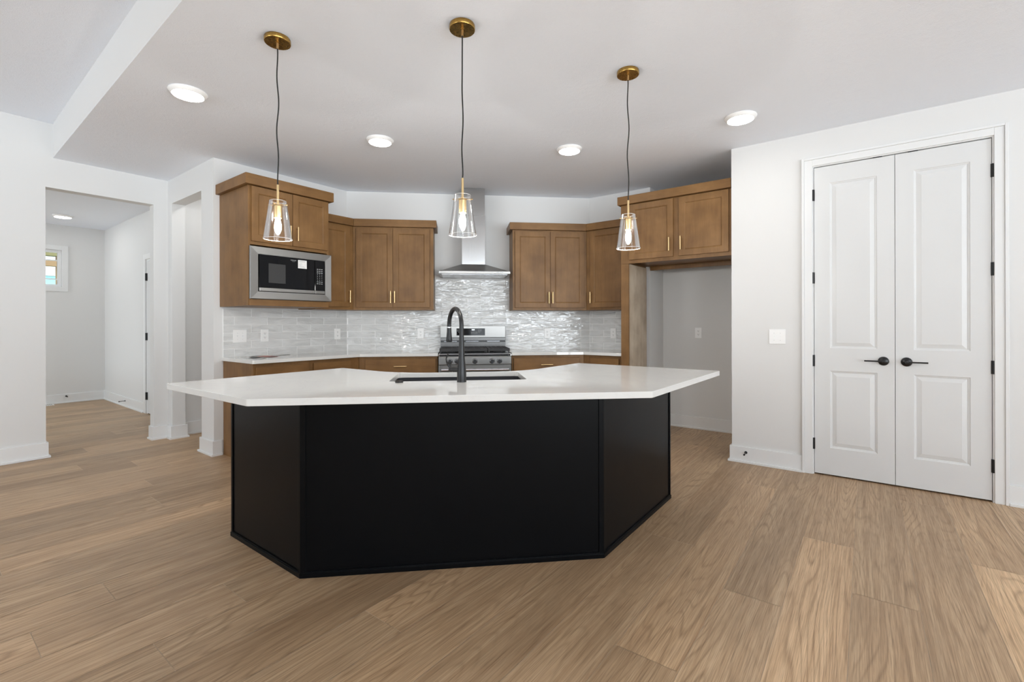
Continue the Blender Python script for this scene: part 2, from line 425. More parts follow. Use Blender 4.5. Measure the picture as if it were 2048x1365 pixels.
# ------------------------------------------------------------------ floor
mb = MB(); bm = mb.bm
uvl = bm.loops.layers.uv.new('UVMap'); colr = bm.loops.layers.float_color.new('tone')
PITCH, Y0 = 0.2335, 1.923
known = {0.7555: [2.625], 0.522: [1.639, 3.88], 0.2885: [2.28], -0.1785: [2.59], -0.6455: [3.259], 1.4560: [1.20], 3.79: [1.09]}
k0 = math.floor((-6.0 - Y0) / PITCH); k1 = math.ceil((9.87 - Y0) / PITCH)
for k in range(k0, k1):
    ya, yb = Y0 + k*PITCH, Y0 + (k+1)*PITCH
    ks = [v for kk, v in known.items() if abs(kk - ya) < 0.02]
    x = (ks[0][0] if ks else random.uniform(-2, 2))
    while x > -6.0: x -= 2.24 - (0.0 if ks else random.choice([0, 0, 0.5]))
    xs = [x]
    while xs[-1] < 5.8: xs.append(xs[-1] + 2.24)
    for xa, xb in zip(xs, xs[1:]):
        a, bb = max(xa, -6.0), min(xb, 5.6)
        if bb - a < 0.01: continue
        g = 0.0010
        vs = [bm.verts.new(p) for p in ((a+g, ya+g, 0), (bb-g, ya+g, 0), (bb-g, yb-g, 0), (a+g, yb-g, 0))]
        f = bm.faces.new(vs)
        ou, ov = random.uniform(0, 300), random.uniform(0, 300)
        t = min(0.88, max(0.02, random.gauss(0.45, 0.24)))
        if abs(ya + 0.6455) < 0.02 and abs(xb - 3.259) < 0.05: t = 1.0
        c = (t, random.random(), random.random(), 1)
        for lp in f.loops:
            lp[uvl].uv = (lp.vert.co.x + ou, lp.vert.co.y - ya + ov); lp[colr] = c
mb.mi = 1
mb.box(-6.2, 5.7, -6.2, 10.0, -0.12, -0.0012)
struct('floor', mb, [M['floor'], M['joint_glint']])

# ------------------------------------------------------------------ walls and ceilings
T = 0.12
ZC, ZH = 2.74, 3.05
mb = MB(); mb.prism([(0.90, 10.1), (0.888, 5.95), (0.832, 2.9), (0.67, -6.2), (5.8, -6.2), (5.8, 10.1)], ZC, ZH + 0.1)
mb.box(-0.92, 0.89, 6.07, 10.1, ZC, ZH + 0.1)
mb.bm.normal_update()
for f in mb.bm.faces: f.material_index = 1 if abs(f.normal.z) < 0.5 else 0      # drop face painted like the walls
struct('ceiling', mb, [M['ceiling'], M['wall']])
mb = MB(); mb.box(-6.2, 0.95, -6.2, 6.2, ZH, ZH + 0.12)
struct('ceiling', mb, M['ceiling'])

mb = MB()
mb.box(XW - T, 0.838, 5.95, 5.95+T, 0, ZH); mb.box(0.838, 1.648, 5.95, 5.95+T, 2.464, ZH)
mb.box(1.648, 3.42, 5.95, 5.95+T, 0, ZC)
struct('wall_left', mb, M['wall'])
mb = MB()
mb.box(1.775, 1.895, 4.775, 5.056, 0, ZC); mb.box(1.775, 1.895, 5.834, 5.95, 0, ZC); mb.box(1.775, 1.895, 5.056, 5.834, 2.485, ZC)
struct('wall_hallway', mb, M['wall'])
mb = MB(); mb.box(1.895, 3.42, 4.775, 4.895, 0, ZC); mb.box(3.30, 3.42, 4.895, 5.95, 0, ZC)
struct('wall_kitchen_left', mb, M['wall'])
Bd = (WR - WL).normalized(); Nn = Vector((Bd.y, -Bd.x, 0))
mb = MB(); q = [WL, WR, WR - Nn*T + Bd*0.05, WL - Nn*T - Bd*0.05]
mb.prism([(p.x, p.y) for p in q], 0, ZC)
struct('wall_back', mb, M['wall'])
mb = MB(); mb.box(5.145, 5.265, 1.94, 2.75, 0, ZC); mb.box(5.265, 5.56, 1.94, 2.06, 0, ZC)
struct('wall_kitchen_right', mb, M['wall'])
mb = MB(); mb.box(5.56, 5.68, YS - T, 2.06, 0, ZC)
struct('wall_niche', mb, M['wall'])
mb = MB()
DY0, DY1, DZ = -0.674, 0.337, 2.455      # pantry door opening
mb.box(4.455, 4.575, YS, DY0-0.02, 0, ZC); mb.box(4.455, 4.575, DY1+0.02, 0.947, 0, ZC); mb.box(4.455, 4.575, DY0-0.02, DY1+0.02, DZ+0.02, ZC)
mb.box(4.575, 5.56, 0.827, 0.947, 0, ZC)
struct('wall_pantry', mb, M['wall'])
def wall_holes(mb, axis, c0, c1, lo, hi, holes, ztop):
    prev = lo
    for (a, b, z0, z1) in sorted(holes):
        spans = [(prev, a, 0, ztop), (a, b, 0, z0), (a, b, z1, ztop)]; prev = b
        for (p, q, u, v) in spans:
            if q - p > 1e-4 and v - u > 1e-4:
                mb.box(p, q, c0, c1, u, v) if axis == 'x' else mb.box(c0, c1, p, q, u, v)
    mb.box(prev, hi, c0, c1, 0, ztop) if axis == 'x' else mb.box(c0, c1, prev, hi, 0, ztop)
mb = MB(); wall_holes(mb, 'x', YS-T, YS, XW-T, 5.68, SOUTH_WIN, ZH); struct('wall_south', mb, M['wall'])
mb = MB(); wall_holes(mb, 'y', XW-T, XW, YS, 5.95, WEST_WIN, ZH); struct('wall_west', mb, M['wall'])
# foyer
FX, FY = 2.077, 9.864
mb = MB(); wall_holes(mb, 'x', FY, FY+T, -0.92, FX+T, [(0.95, 1.566, 1.789, 2.351)], ZC); struct('wall_foyer_back', mb, M['wall'])
mb = MB(); mb.box(FX, FX+T, 7.79, FY, 0, ZC); mb.box(FX, FX+T, 6.07, 6.94, 0, ZC); mb.box(FX, FX+T, 6.94, 7.79, 2.09, ZC)
mb.box(FX+0.095, FX+T, 6.94, 7.79, 0, 2.09)
struct('wall_foyer_right', mb, M['wall'])
mb = MB(); wall_holes(mb, 'y', -0.92, -0.8, 6.07, FY, FOYER_WIN, ZC); struct('wall_foyer_left', mb, M['wall'])

# ------------------------------------------------------------------ windows behind the camera
def window_frame(n, axis, c, a, b, z0, z1, cols, rows, mid):
    """vinyl frame in an opening; c = plane of the frame centre"""
    w = 0.05
    def bx(mb, p, q, u, v, d0, d1):
        mb.box(p, q, c+d0, c+d1, u, v) if axis == 'x' else mb.box(c+d0, c+d1, p, q, u, v)
    mb = MB()
    bx(mb, a, a+w, z0, z1, -.03, .03); bx(mb, b-w, b, z0, z1, -.03, .03); bx(mb, a+w, b-w, z0, z0+w, -.03, .03); bx(mb, a+w, b-w, z1-w, z1, -.03, .03)
    for i in range(1, cols): x = a + (b-a)*i/cols; bx(mb, x-.03, x+.03, z0+w, z1-w, -.028, .028)
    o = struct('window_%d' % n, mb, M['vinyl'])
    return o
n = 2
window_frame(20, 'y', -0.86, *FOYER_WIN[0], 2, 1, 0)
for (a, b, z0, z1) in SOUTH_WIN:
    window_frame(n, 'x', YS-0.07, a, b, z0, z1, 3 if b-a > 2.3 else 2, 1, 0); n += 1
for (a, b, z0, z1) in WEST_WIN:
    window_frame(n, 'y', XW-0.07, a, b, z0, z1, 2, 1, 0); n += 1

# ------------------------------------------------------------------ baseboards and casings
def offset_path(pts, d):
    """offset an open polyline to its right by d with mitred corners"""
    P = [Vector((p[0], p[1])) for p in pts]; out = []
    dirs = [(P[i+1]-P[i]).normalized() for i in range(len(P)-1)]
    nr = [Vector((t.y, -t.x)) for t in dirs]
    for i, p in enumerate(P):
        if i == 0: out.append(p + nr[0]*d)
        elif i == len(P)-1: out.append(p + nr[-1]*d)
        else:
            b = nr[i-1] + nr[i]; out.append(p + b * (d / (1 + nr[i-1].dot(nr[i]))))
    return out
def strip(mb, pts, d0, d1, z0, z1):
    a = offset_path(pts, d0); b = offset_path(pts, d1)
    for i in range(len(pts)-1):
        mb.prism([tuple(a[i]), tuple(a[i+1]), tuple(b[i+1]), tuple(b[i])], z0, z1)
def baseboard(side, pts, h=0.137):
    mb = MB(); strip(mb, pts, 0.0005, 0.0155, 0.0, h); strip(mb, pts, 0.0155, 0.029, 0.0, 0.018)
    return struct('baseboard_' + side, mb, M['trim'], bevel=0.002)
baseboard('left', [(XW, 5.95), (0.838, 5.95), (0.838, 6.07)])
baseboard('hallway', [(1.648, 6.07), (1.648, 5.95), (1.775, 5.95), (1.775, 5.834), (1.895, 5.834), (1.895, 5.95), (3.29, 5.95)])
baseboard('column', [(1.895, 4.90), (1.895, 5.056), (1.775, 5.056), (1.775, 4.775), (1.84, 4.775)])
baseboard('foyer', [(-0.79, FY), (FX, FY), (FX, 7.88)])
baseboard('niche', [(5.145, 1.985), (5.145, 1.94), (5.56, 1.94), (5.56, 0.947), (4.455, 0.947), (4.455, 0.418)])
baseboard('pantry', [(4.455, -0.749), (4.455, YS)])

# pantry casing (trim_1): flat board with a raised outer band; local frame of the pantry wall, x = -world y
mb = MB()
ci0, ci1, co0, co1 = -0.345, 0.682, -0.418, 0.749   # inner / outer edges (local x), ztop inner 2.463, outer 2.532
zi, zo = 2.463, 2.532
def casing_ring(mb, i0, i1, zin, o0, o1, zout, ya, yb):
    mb.box(o0, i0, ya, yb, 0, zout); mb.box(i1, o1, ya, yb, 0, zout); mb.box(i0, i1, ya, yb, zin, zout)
casing_ring(mb, ci0, ci1, zi, co0+0.018, co1-0.018, zo-0.018, -0.016, -0.0005)
casing_ring(mb, co0+0.018, co1-0.018, zo-0.018, co0, co1, zo, -0.024, -0.0005)
struct('trim_1', mb, M['trim'], frame=F_PANTRY, bevel=0.002)
mb = MB()  # door jamb
casing_ring(mb, -0.337, 0.674, 2.4555, -0.3565, 0.6935, 2.4745, -0.002, 0.12)
mb.box(-0.337, 0.674, 0.045, 0.06, 2.43, 2.455)
struct('trim_2', mb, M['trim'], frame=F_PANTRY)

# pantry door leaves
prof = [(0.004, 0.004), (0.012, 0.0065), (0.014, 0.0095), (0.042, 0.0015), (0.0425, 0.001)]
def hinge(parent, x, z, yf):
    mb = MB(); mb.cyl((x, yf-0.004, z-0.045), 0.0065, 0.09, 'Z', 12); mb.box(x-0.010, x+0.010, yf-0.002, yf+0.004, z-0.045, z+0.045)
    return mb.build('hinge', M['black_metal'], parent)
def pantry_leaf(idx, x0, x1, hx, lever_dir, hinge_x):
    mb = MB()
    pn = [(x0+0.103, x1-0.103, 0.223, 0.832), (x0+0.103, x1-0.103, 1.011, 2.315)]
    mb.paneldoor(x0, x1, 0.012, 2.449, 0.004, 0.035, pn, prof)
    d = struct('door_%d' % idx, mb, M['door'], frame=F_PANTRY)
    ORG[d.name] = Vector((0, 0, 0))
    for z in (0.245, 0.908, 1.57, 2.232): hinge(d, hinge_x, z, 0.002)
    mb = MB(); mb.revolve([(0.033, 0.0), (0.033, -0.006), (0.028, -0.012), (0.014, -0.017), (0.012, -0.05), (0.0, -0.052)], (hx, 0.0035, 0.923), 'Y', 32)
    h = mb.build('door_handle', M['black_metal'], d, smooth=40)
    mb = MB(); mb.tube([(hx, -0.040, 0.923), (hx+lever_dir*0.02, -0.044, 0.923), (hx+lever_dir*0.115, -0.044, 0.923)], 0.0055, 12)
    mb.build('lever', M['black_metal'], h, smooth=40)
    bx = x1-0.10 if lever_dir < 0 else x0+0.10
    mb = MB(); mb.box(bx-0.028, bx+0.028, -0.0005, 0.03, 2.4492, 2.4550)
    mb.build('ball_catch', M['black_metal'], d)
    return d
pantry_leaf(1, -0.334, 0.1665, 0.100, -1, -0.340)
pantry_leaf(2, 0.1695, 0.671, 0.232, 1, 0.677)

# foyer door on the right wall (seen edge-on through the opening)
mb = MB()
for (ya, yb, z0, z1) in ((7.795, 7.879, 0, 2.161), (6.95, 7.795, 2.09, 2.161), (6.862, 6.94, 0, 2.161)):
    mb.box(FX-0.016, FX-0.0005, ya, yb, z0, z1)
struct('trim_3', mb, M['trim'], bevel=0.002)
F_FOY = (Vector((FX, 7.745, 0)), R(-90))
mb = MB(); mb.paneldoor(0.0, 0.76, 0.012, 2.06, -0.004, 0.035, [(0.12, 0.64, 0.22, 0.83), (0.12, 0.64, 1.01, 1.92)], prof)
d3 = struct('door_3', mb, M['door'], frame=F_FOY); ORG[d3.name] = Vector((0, 0, 0))
for z in (0.242, 1.045, 1.849): 
    mb = MB(); mb.cyl((-0.006, -0.018, z-0.05), 0.009, 0.10, 'Z', 12); mb.box(-0.018, 0.012, -0.014, -0.005, z-0.05, z+0.05); mb.build('hinge', M['black_metal'], d3)
mb = MB(); mb.box(FX+0.001, FX+0.095, 7.747, 7.789, 0, 2.09); mb.box(FX+0.001, FX+0.095, 6.941, 6.975, 0, 2.09); mb.box(FX+0.001, FX+0.095, 6.975, 7.747, 2.065, 2.0895)
struct('trim_4', mb, M['trim'])

# foyer window: casing, frame, muntins, glass
mb = MB()
a, b_, z0, z1 = 0.95, 1.566, 1.789, 2.351
for (p, q, u, v) in ((a-0.071, a, z0-0.071, z1+0.071), (b_, b_+0.071, z0-0.071, z1+0.071), (a, b_, z0-0.071, z0), (a, b_, z1, z1+0.071)):
    mb.box(p, q, FY-0.018, FY-0.0005, u, v)
struct('trim_5', mb, M['trim'], bevel=0.002)
mb = MB(); w = 0.038; yc = FY + 0.075
for (p, q, u, v) in ((a, a+w, z0, z1), (b_-w, b_, z0, z1), (a+w, b_-w, z0, z0+w), (a+w, b_-w, z1-w, z1)):
    mb.box(p, q, yc-0.025, yc+0.03, u, v)
w1 = struct('window_1', mb, M['vinyl'], bevel=0.002); ORG[w1.name] = Vector((0, 0, 0))
mb = MB()
for k in (1, 2):
    x = a+w + (b_-a-2*w)*k/3 ; mb.box(x-.009, x+.009, yc-0.004, yc+0.012, z0+w, z1-w)
for zz in (1.907, 2.196): mb.box(a+w, b_-w, yc-0.0045, yc+0.0125, zz-.009, zz+.009)
mb.build('muntin', M['vinyl'], w1)
mb = MB(); mb.box(a+w, b_-w, yc+0.016, yc+0.020, z0+w, z1-w); mb.build('pane', M['window_glass'], w1)

# outdoors beyond the foyer window
mb = MB(); mb.box(-6, 8, 10.0, 40, -0.35, -0.25); struct('ground', mb, M['grass'])
mb = MB(); mb.box(-1.2, 1.83, 11.4, 11.55, 2.42, 2.60); tag(mb.build('porch_beam', M['beam_wood']), 'olive wooden beam crossing the top of the foyer window view', 'beam')
mb = MB(); mb.box(-1.2, 1.745, 11.41, 11.54, 2.24, 2.34); tag(mb.build('porch_rail', M['post_wood']), 'tan timber below the olive beam outside the foyer window', 'beam')
mb = MB(); mb.box(1.748, 1.82, 11.42, 11.52, -0.25, 2.42); tag(mb.build('porch_post', M['post_wood']), 'slim timber post outside the right edge of the foyer window', 'post')
t = thing('palm_tree', 'teal green arching palm fronds outside the foyer window', 'tree', F_WORLD, (1.2, 14.0, -0.25))
mb = MB(); mb.tube([(1.2, 14.0, -0.25), (1.22, 14.0, 1.0), (1.2, 14.0, 2.0)], 0.07, 10); mb.build('trunk', M['post_wood'], t, smooth=40)
mb = MB()
for k in range(9):
    an = 2*math.pi*k/9 + 0.2
    for j in range(11):
        u0, u1 = j/11, (j+0.8)/11
        def fp(u): return Vector((1.2+math.cos(an)*1.1*u, 14+math.sin(an)*1.1*u, 2.0+0.42*u*1.6-0.9*u*u))
        p0, p1 = fp(u0), fp(u1); sd = Vector((-math.sin(an), math.cos(an), -0.25))*0.30*math.sin(math.pi*min(1, u0*0.8+0.2))
        mb.tube([p0, p0+(p1-p0)*1.3+sd], [0.02, 0.004], 5); mb.tube([p0, p0+(p1-p0)*1.3-sd*1.0+Vector((0, 0, -0.10))], [0.02, 0.004], 5)
    mb.tube([fp(i/8) for i in range(9)], 0.012, 5)
mb.build('fronds', M['leaf'], t)
t = thing('neighbouring_house', 'blue grey house far off outside the foyer window', 'house', F_WORLD, (2.2, 24, -0.25))
mb = MB(); mb.box(1.6, 6, 24, 29, -0.25, 3.0); mb.build('wall', M['siding'], t)
mb = MB(); mb.prism([(1.4, 0), (3.8, 1.4), (6.2, 0)], 0, 5.4)
bmesh.ops.transform(mb.bm, matrix=Matrix.Translation((0, 23.8, 3.0)) @ Matrix(((1,0,0,0),(0,0,1,0),(0,1,0,0),(0,0,0,1))), verts=mb.bm.verts)
bmesh.ops.recalc_face_normals(mb.bm, faces=mb.bm.faces)
mb.build('roof', M['print'], t)

# ------------------------------------------------------------------ backsplash tiles
mb = MB(); bm = mb.bm; uvl = bm.loops.layers.uv.new('UVMap')
TP, TL, ZT0 = 0.0755, 0.305, 0.9005
corners = [Vector((1.851, 4.775, 0)), WL, WR, Vector((5.145, 2.006, 0))]
segs = []; s0 = 0   # running length round the walls
for p, q in zip(corners, corners[1:]):
    ln = (q-p).length; segs.append((p, (q-p).normalized(), s0, s0+ln)); s0 += ln
def tile_rect(seg, sa, sb, z0, z1):
    p, d, _, _ = seg; nrm = Vector((d.y, -d.x, 0)); so = seg[2]
    th, e = 0.008, 0.0012
    A, Bq = p + d*(sa-so), p + d*(sb-so)
    ou, ov = random.uniform(0, 200), random.uniform(0, 200)
    def V(base, h, z): return bm.verts.new((base.x+nrm.x*h, base.y+nrm.y*h, z))
    lo = [V(A, .002, z0), V(Bq, .002, z0), V(Bq, .002, z1), V(A, .002, z1)]
    md = [V(A, th-.0015, z0), V(Bq, th-.0015, z0), V(Bq, th-.0015, z1), V(A, th-.0015, z1)]
    A2, B2 = A + d*e, Bq - d*e
    hi = [V(A2, th, z0+e), V(B2, th, z0+e), V(B2, th, z1-e), V(A2, th, z1-e)]
    fs = [mb._f(hi)]
    for a, b in ((lo, md), (md, hi)):
        for k in range(4): fs.append(mb._f([a[k], a[(k+1)%4], b[(k+1)%4], b[k]]))
    for f in fs:
        for lp in f.loops:
            co = lp.vert.co; lp[uvl].uv = ((Vector((co.x, co.y, 0))-p).dot(d) + ou, co.z + ov)
J0 = 2.102 - 1.851
HOODA, HOODB = segs[1][2] + 1.006, segs[1][2] + 1.884     # strip of wall between the upper cabinets
for row in range(11):
    z0 = ZT0 + row*TP + 0.0012; z1 = ZT0 + (row+1)*TP - 0.0012
    if row >= 6: lim = (HOODA, HOODB)
    else: lim = (0.0, s0)
    if row == 6 : pass
    off = J0 if row % 2 else J0 + TL/2
    j = off - TL*10
    while j < s0 + TL:
        a0, b0 = j + 0.0016, j + TL - 0.0016
        for sg in segs:
            a, b = max(a0, sg[2]+0.001, lim[0]), min(b0, sg[3]-0.0045, lim[1])
            if sg is segs[0]: a = max(a0, sg[2]+0.001, lim[0])
            else: a = max(a0, sg[2]+0.0045, lim[0])
            if b - a > 0.008:
                zz1 = z1
                if row == 5 : zz1 = min(z1, 1.3555) if not (HOODA-.02 < a and b < HOODB+.02) else z1
                tile_rect(sg, a, b, z0, zz1)
        j += TL
mb.mi = 1
for sg, (a, b), zt in ((segs[0], (0, segs[0][3]), 1.356), (segs[1], (segs[1][2]+.003, segs[1][3]-.003), 1.356), (segs[2], (segs[2][2], segs[2][3]), 1.356), (segs[1], (HOODA, HOODB), ZT0+11*TP)):
    p, d, so, _ = sg; nrm = Vector((d.y, -d.x, 0))
    q = [p+d*(a-so)+nrm*.0005, p+d*(b-so)+nrm*.0005, p+d*(b-so)+nrm*.0070, p+d*(a-so)+nrm*.0070]
    mb.prism([(v.x, v.y) for v in q], ZT0, zt)
for f in bm.faces:
    pass
tag(mb.build('tile_backsplash', [M['tile'], M['grout']]), 'glossy wavy white brick-bond tile backsplash running round the kitchen walls above the counters', 'backsplash')

# ------------------------------------------------------------------ cabinets
DOORPROF = [(0.003, 0.0025), (0.006, 0.0025), (0.009, 0.009)]
def cab_door(parent, x0, x1, z0, z1, yface, name='door', ins=0.054, mat=None, label=None):
    mb = MB(); mb.paneldoor(x0, x1, z0, z1, yface-0.020, 0.019, [(x0+ins, x1-ins, z0+ins, z1-ins)], DOORPROF)
    o = mb.build(name, mat or M['wood'], parent, bevel=0.0015)
    return o
def drawer_front(parent, x0, x1, z0, z1, yface):
    mb = MB(); mb.box(x0, x1, yface-0.020, yface-0.001, z0, z1)
    return mb.build('drawer', M['wood_h'], parent, bevel=0.003)
def pull(parent, x, z, yd, length=0.128, vertical=True):
    """bar pull; yd = y of the door face"""
    h = length/2; yb = yd-0.030; mb = MB()
    if vertical:
        mb.tube([(x, yb, z-h), (x, yb, z+h)], 0.0072, 10)
        for s in (-1, 1): mb.tube([(x, yd-0.0003, z+s*(h-0.018)), (x, yb, z+s*(h-0.018))], 0.004, 8)
    else:
        mb.tube([(x-h, yb, z), (x+h, yb, z)], 0.0072, 10)
        for s in (-1, 1): mb.tube([(x+s*(h-0.018), yd-0.0003, z), (x+s*(h-0.018), yb, z)], 0.004, 8)
    return mb.build('handle', M['gold'], parent, smooth=40)
KL = Vector((-0.4266, -1.0)); KR = Vector((-1.0, -0.4019))    # corner of the run per unit of depth
def cl(n): return (WL.x + KL.x*n, WL.y + KL.y*n)              # world xy
def cr(n): return (WR.x + KR.x*n, WR.y + KR.y*n)
def toframe(frame, p):
    v = Matrix.Rotation(-frame[1], 3, 'Z') @ (Vector((p[0], p[1], 0)) - frame[0]); return (v.x, v.y)
G = 0.0012
# 1. microwave cabinet (left wall, 24 in deep)
t = thing('microwave_cabinet', 'deep brown wall cabinet holding the built-in microwave, at the left end of the run', 'cabinet', F_LEFT, (2.20, -0.002, 1.37), 'brown wall cabinets')
x0, x1, yf = 1.825, 2.575, -0.575
mb = MB()
mb.box(x0, x0+0.018, yf, -0.002, 1.37, 2.40); mb.box(x1-0.018, x1, yf, -0.002, 1.37, 2.40)
mb.box(x0+0.018, x1-0.018, yf, -0.002, 1.37, 1.39); mb.box(x0+0.018, x1-0.018, yf, -0.002, 1.895, 2.40)
mb.box(x0+0.018, x1-0.018, -0.02, -0.002, 1.39, 1.895)
mb.box(x0+0.018, x1-0.018, yf, yf+0.02, 1.37, 1.45)
mb.build('carcass', M['wood'], t, bevel=0.001)
mb = MB(); mb.box(x0+0.006, x1-0.008, yf-0.012, yf-0.0005, 1.37, 1.424); mb.build('lower_rail', M['wood_h'], t, bevel=0.001)
mb = MB(); mb.box(x0-0.034, x1+0.034, yf-0.040, -0.002, 2.402, 2.492); mb.build('crown', M['wood_h'], t, bevel=0.003)
d = cab_door(t, 1.849, 2.204, 1.924, 2.394, yf); pull(d, 2.204-0.028, 2.035, yf-0.020)
d = cab_door(t, 2.208, 2.563, 1.924, 2.394, yf); pull(d, 2.208+0.036, 2.035, yf-0.020)

# 2. narrow cabinet left of the corner
D = 0.33
c = cl(D); cx_, cy_ = c[0], c[1]-4.775
t = thing('wall_cabinet', 'narrow one-door brown wall cabinet between the microwave cabinet and the left corner', 'cabinet', F_LEFT, (2.80, -0.002, 1.36), 'brown wall cabinets')
mb = MB(); k2 = cl(0.004)
mb.prism([(2.577, -0.002), (k2[0]-0.003, -0.002), (cx_-0.001, cy_), (2.577, cy_)], 1.362, 2.268)
mb.build('carcass', M['wood'], t, bevel=0.001)
c3 = cl(D+0.032)
mb = MB(); mb.prism([(2.577, -0.004), (k2[0]-0.003, -0.004), (c3[0]-0.001, c3[1]-4.775), (2.577, c3[1]-4.775)], 2.269, 2.348)
mb.build('crown', M['wood_h'], t, bevel=0.0015)
d = cab_door(t, 2.600, 2.963, 1.392, 2.252, -D); pull(d, 2.963-0.016, 1.503, -D-0.020)

# 3./4. two-door cabinets on the back wall
def frame_poly(frame, pts): return [toframe(frame, p) if len(p) == 2 else (p[0], p[1]) for p in pts]
for (side, ta, tb, doors, hz) in (('left', None, 1.003, ((0.176, 0.5645), (0.5675, 0.962)), None), ('right', 1.886, None, ((1.912, 2.3145), (2.3175, 2.714)), None)):
    lab = ('two-door brown wall cabinet on the back wall, left of the range hood' if side == 'left' else 'two-door brown wall cabinet on the back wall, right of the range hood')
    t = thing('wall_cabinet', lab, 'cabinet', F_BACK, ((ta or 0.3) + 0.3, -0.002, 1.36), 'brown wall cabinets')
    mb = MB()
    if side == 'left':
        a = toframe(F_BACK, cl(0.004)); b = toframe(F_BACK, cl(D)); b2 = toframe(F_BACK, cl(D+0.032))
        mb.prism([(a[0]+.002, -0.002), (tb, -0.002), (tb, -D), (b[0]+0.001, b[1])], 1.362, 2.268)
        cp = [(a[0]+.002, -0.004), (tb+0.034, -0.004), (tb+0.034, -D-0.032), (b2[0]+0.001, b2[1])]
    else:
        a = toframe(F_BACK, cr(0.004)); b = toframe(F_BACK, cr(D)); b2 = toframe(F_BACK, cr(D+0.032))
        mb.prism([(ta, -0.002), (a[0]-.002, -0.002), (b[0]-0.001, b[1]), (ta, -D)], 1.362, 2.268)
        cp = [(ta-0.034, -0.004), (a[0]-.002, -0.004), (b2[0]-0.001, b2[1]), (ta-0.034, -D-0.032)]
    mb.build('carcass', M['wood'], t, bevel=0.001)
    mb = MB(); mb.prism(cp, 2.269, 2.348); mb.build('crown', M['wood_h'], t, bevel=0.0015)
    (p, q), (r_, s_) = doors
    d = cab_door(t, p, q, 1.390, 2.250, -D); pull(d, q-0.020, 1.501, -D-0.020)
    d = cab_door(t, r_, s_, 1.390, 2.250, -D); pull(d, r_+0.020, 1.501, -D-0.020)

# 5. cabinet right of the corner (frame right: x = 2.70 - world y)
t = thing('wall_cabinet', 'single-door brown wall cabinet right of the right corner, beside the tall panel', 'cabinet', F_RIGHT, (0.40, -0.002, 1.36), 'brown wall cabinets')
a = toframe(F_RIGHT, cr(0.004)); b = toframe(F_RIGHT, cr(D)); b2 = toframe(F_RIGHT, cr(D+0.032)); xr = 2.70-2.007
mb = MB(); mb.prism([(a[0]+.002, -0.002), (xr, -0.002), (xr, -D), (b[0]+.001, b[1])], 1.362, 2.268); mb.build('carcass', M['wood'], t, bevel=0.001)
mb = MB(); mb.prism([(a[0]+.002, -0.004), (xr, -0.004), (xr, -D-0.032), (b2[0]+.001, b2[1])], 2.269, 2.348); mb.build('crown', M['wood_h'], t, bevel=0.0015)
d = cab_door(t, 2.70-2.515, xr-0.02, 1.390, 2.254, -D); pull(d, 2.70-2.515+0.018, 1.503, -D-0.020)

# 6. tall end panel and over-fridge cabinet; frame right; local y = -(5.145 - X)
PF = -(5.145-4.50)
t = thing('tall_end_panel', 'tall pale brown end panel standing between the right counter and the empty fridge space', 'panel', F_RIGHT, (2.70-1.96, PF+0.2, 0.0))
mb = MB(); mb.box(2.70-2.004, 2.70-1.922, PF, PF+0.02, 0.0, 1.812); mb.build('stile', M['wood'], t, bevel=0.001)
mb = MB(); mb.box(2.70-1.940, 2.70-1.922, PF+0.0205, -(5.145-4.985), 0.0, 1.812); mb.build('side_board', M['wood_pale'], t, bevel=0.001)
mb = MB(); mb.box(2.70-2.004, 2.70-1.9865, PF+0.0205, -0.014, 0.9035, 1.812); mb.build('counter_side_board', M['wood'], t, bevel=0.001)
t = thing('fridge_cabinet', 'high brown two-door cabinet over the empty fridge space', 'cabinet', F_RIGHT, (2.70-1.45, PF+0.2, 1.815), 'brown wall cabinets')
xa, xb = 2.70-2.004, 2.70-0.953
mb = MB()
mb.box(xa, xb, PF, PF+0.018, 1.814, 2.41)                     # face
mb.box(xa, xa+0.018, PF+0.018, -0.01, 1.814, 2.41); mb.box(xb-0.018, xb, PF+0.018, -0.004, 1.814, 2.41)
mb.box(xa+0.018, xb-0.018, PF+0.018, -0.01, 1.845, 1.86); mb.box(xa+0.018, xb-0.018, PF+0.018, -0.01, 2.395, 2.41)
mb.box(2.70-1.932, xb-0.018, -0.03, -0.004, 1.80, 1.845)
mb.build('carcass', M['wood'], t, bevel=0.001)
mb = MB(); mb.box(xa-0.022, xb, PF-0.040, -0.004, 2.411, 2.494); mb.build('crown', M['wood_h'], t, bevel=0.003)
d = cab_door(t, 2.70-1.908, 2.70-1.468, 1.848, 2.402, PF); pull(d, 2.70-1.500, 1.965, PF-0.020)
d = cab_door(t, 2.70-1.414, 2.70-0.977, 1.848, 2.402, PF); pull(d, 2.70-1.392, 1.965, PF-0.020)

# base cabinets
BD = 0.60; ZB = 0.869
def base_cab(label, frame, poly, origin, drawers, doors, toe):
    t = thing('base_cabinet', label, 'cabinet', frame, origin, 'brown base cabinets')
    mb = MB(); mb.prism(poly, 0.10, ZB); mb.build('carcass', M['wood'], t, bevel=0.001)
    mb = MB(); mb.prism(toe, 0.0, 0.099); mb.build('toe_kick', M['wood'], t)
    for (a, b, hx) in drawers:
        d = drawer_front(t, a, b, 0.70, 0.840, -BD)
        if hx is not None: pull(d, hx, 0.768, -BD-0.020, 0.13, False)
    for (a, b, hx) in doors:
        d = cab_door(t, a, b, 0.12, 0.690, -BD); pull(d, hx, 0.60, -BD-0.020)
    return t
xm = 2.365
base_cab('brown base cabinet at the left end of the counter run, its side panel showing', F_LEFT, [(1.853, -.004), (xm, -.004), (xm, -BD), (1.853, -BD)], (2.1, -.01, 0),
         [(1.872, 2.345, None)], [(1.872, 2.345, 2.31)], [(1.853, -.004), (xm, -.004), (xm, -BD+0.06), (1.853, -BD+0.06)])
c = cl(BD); a = cl(0.006); ct = cl(BD-0.06)
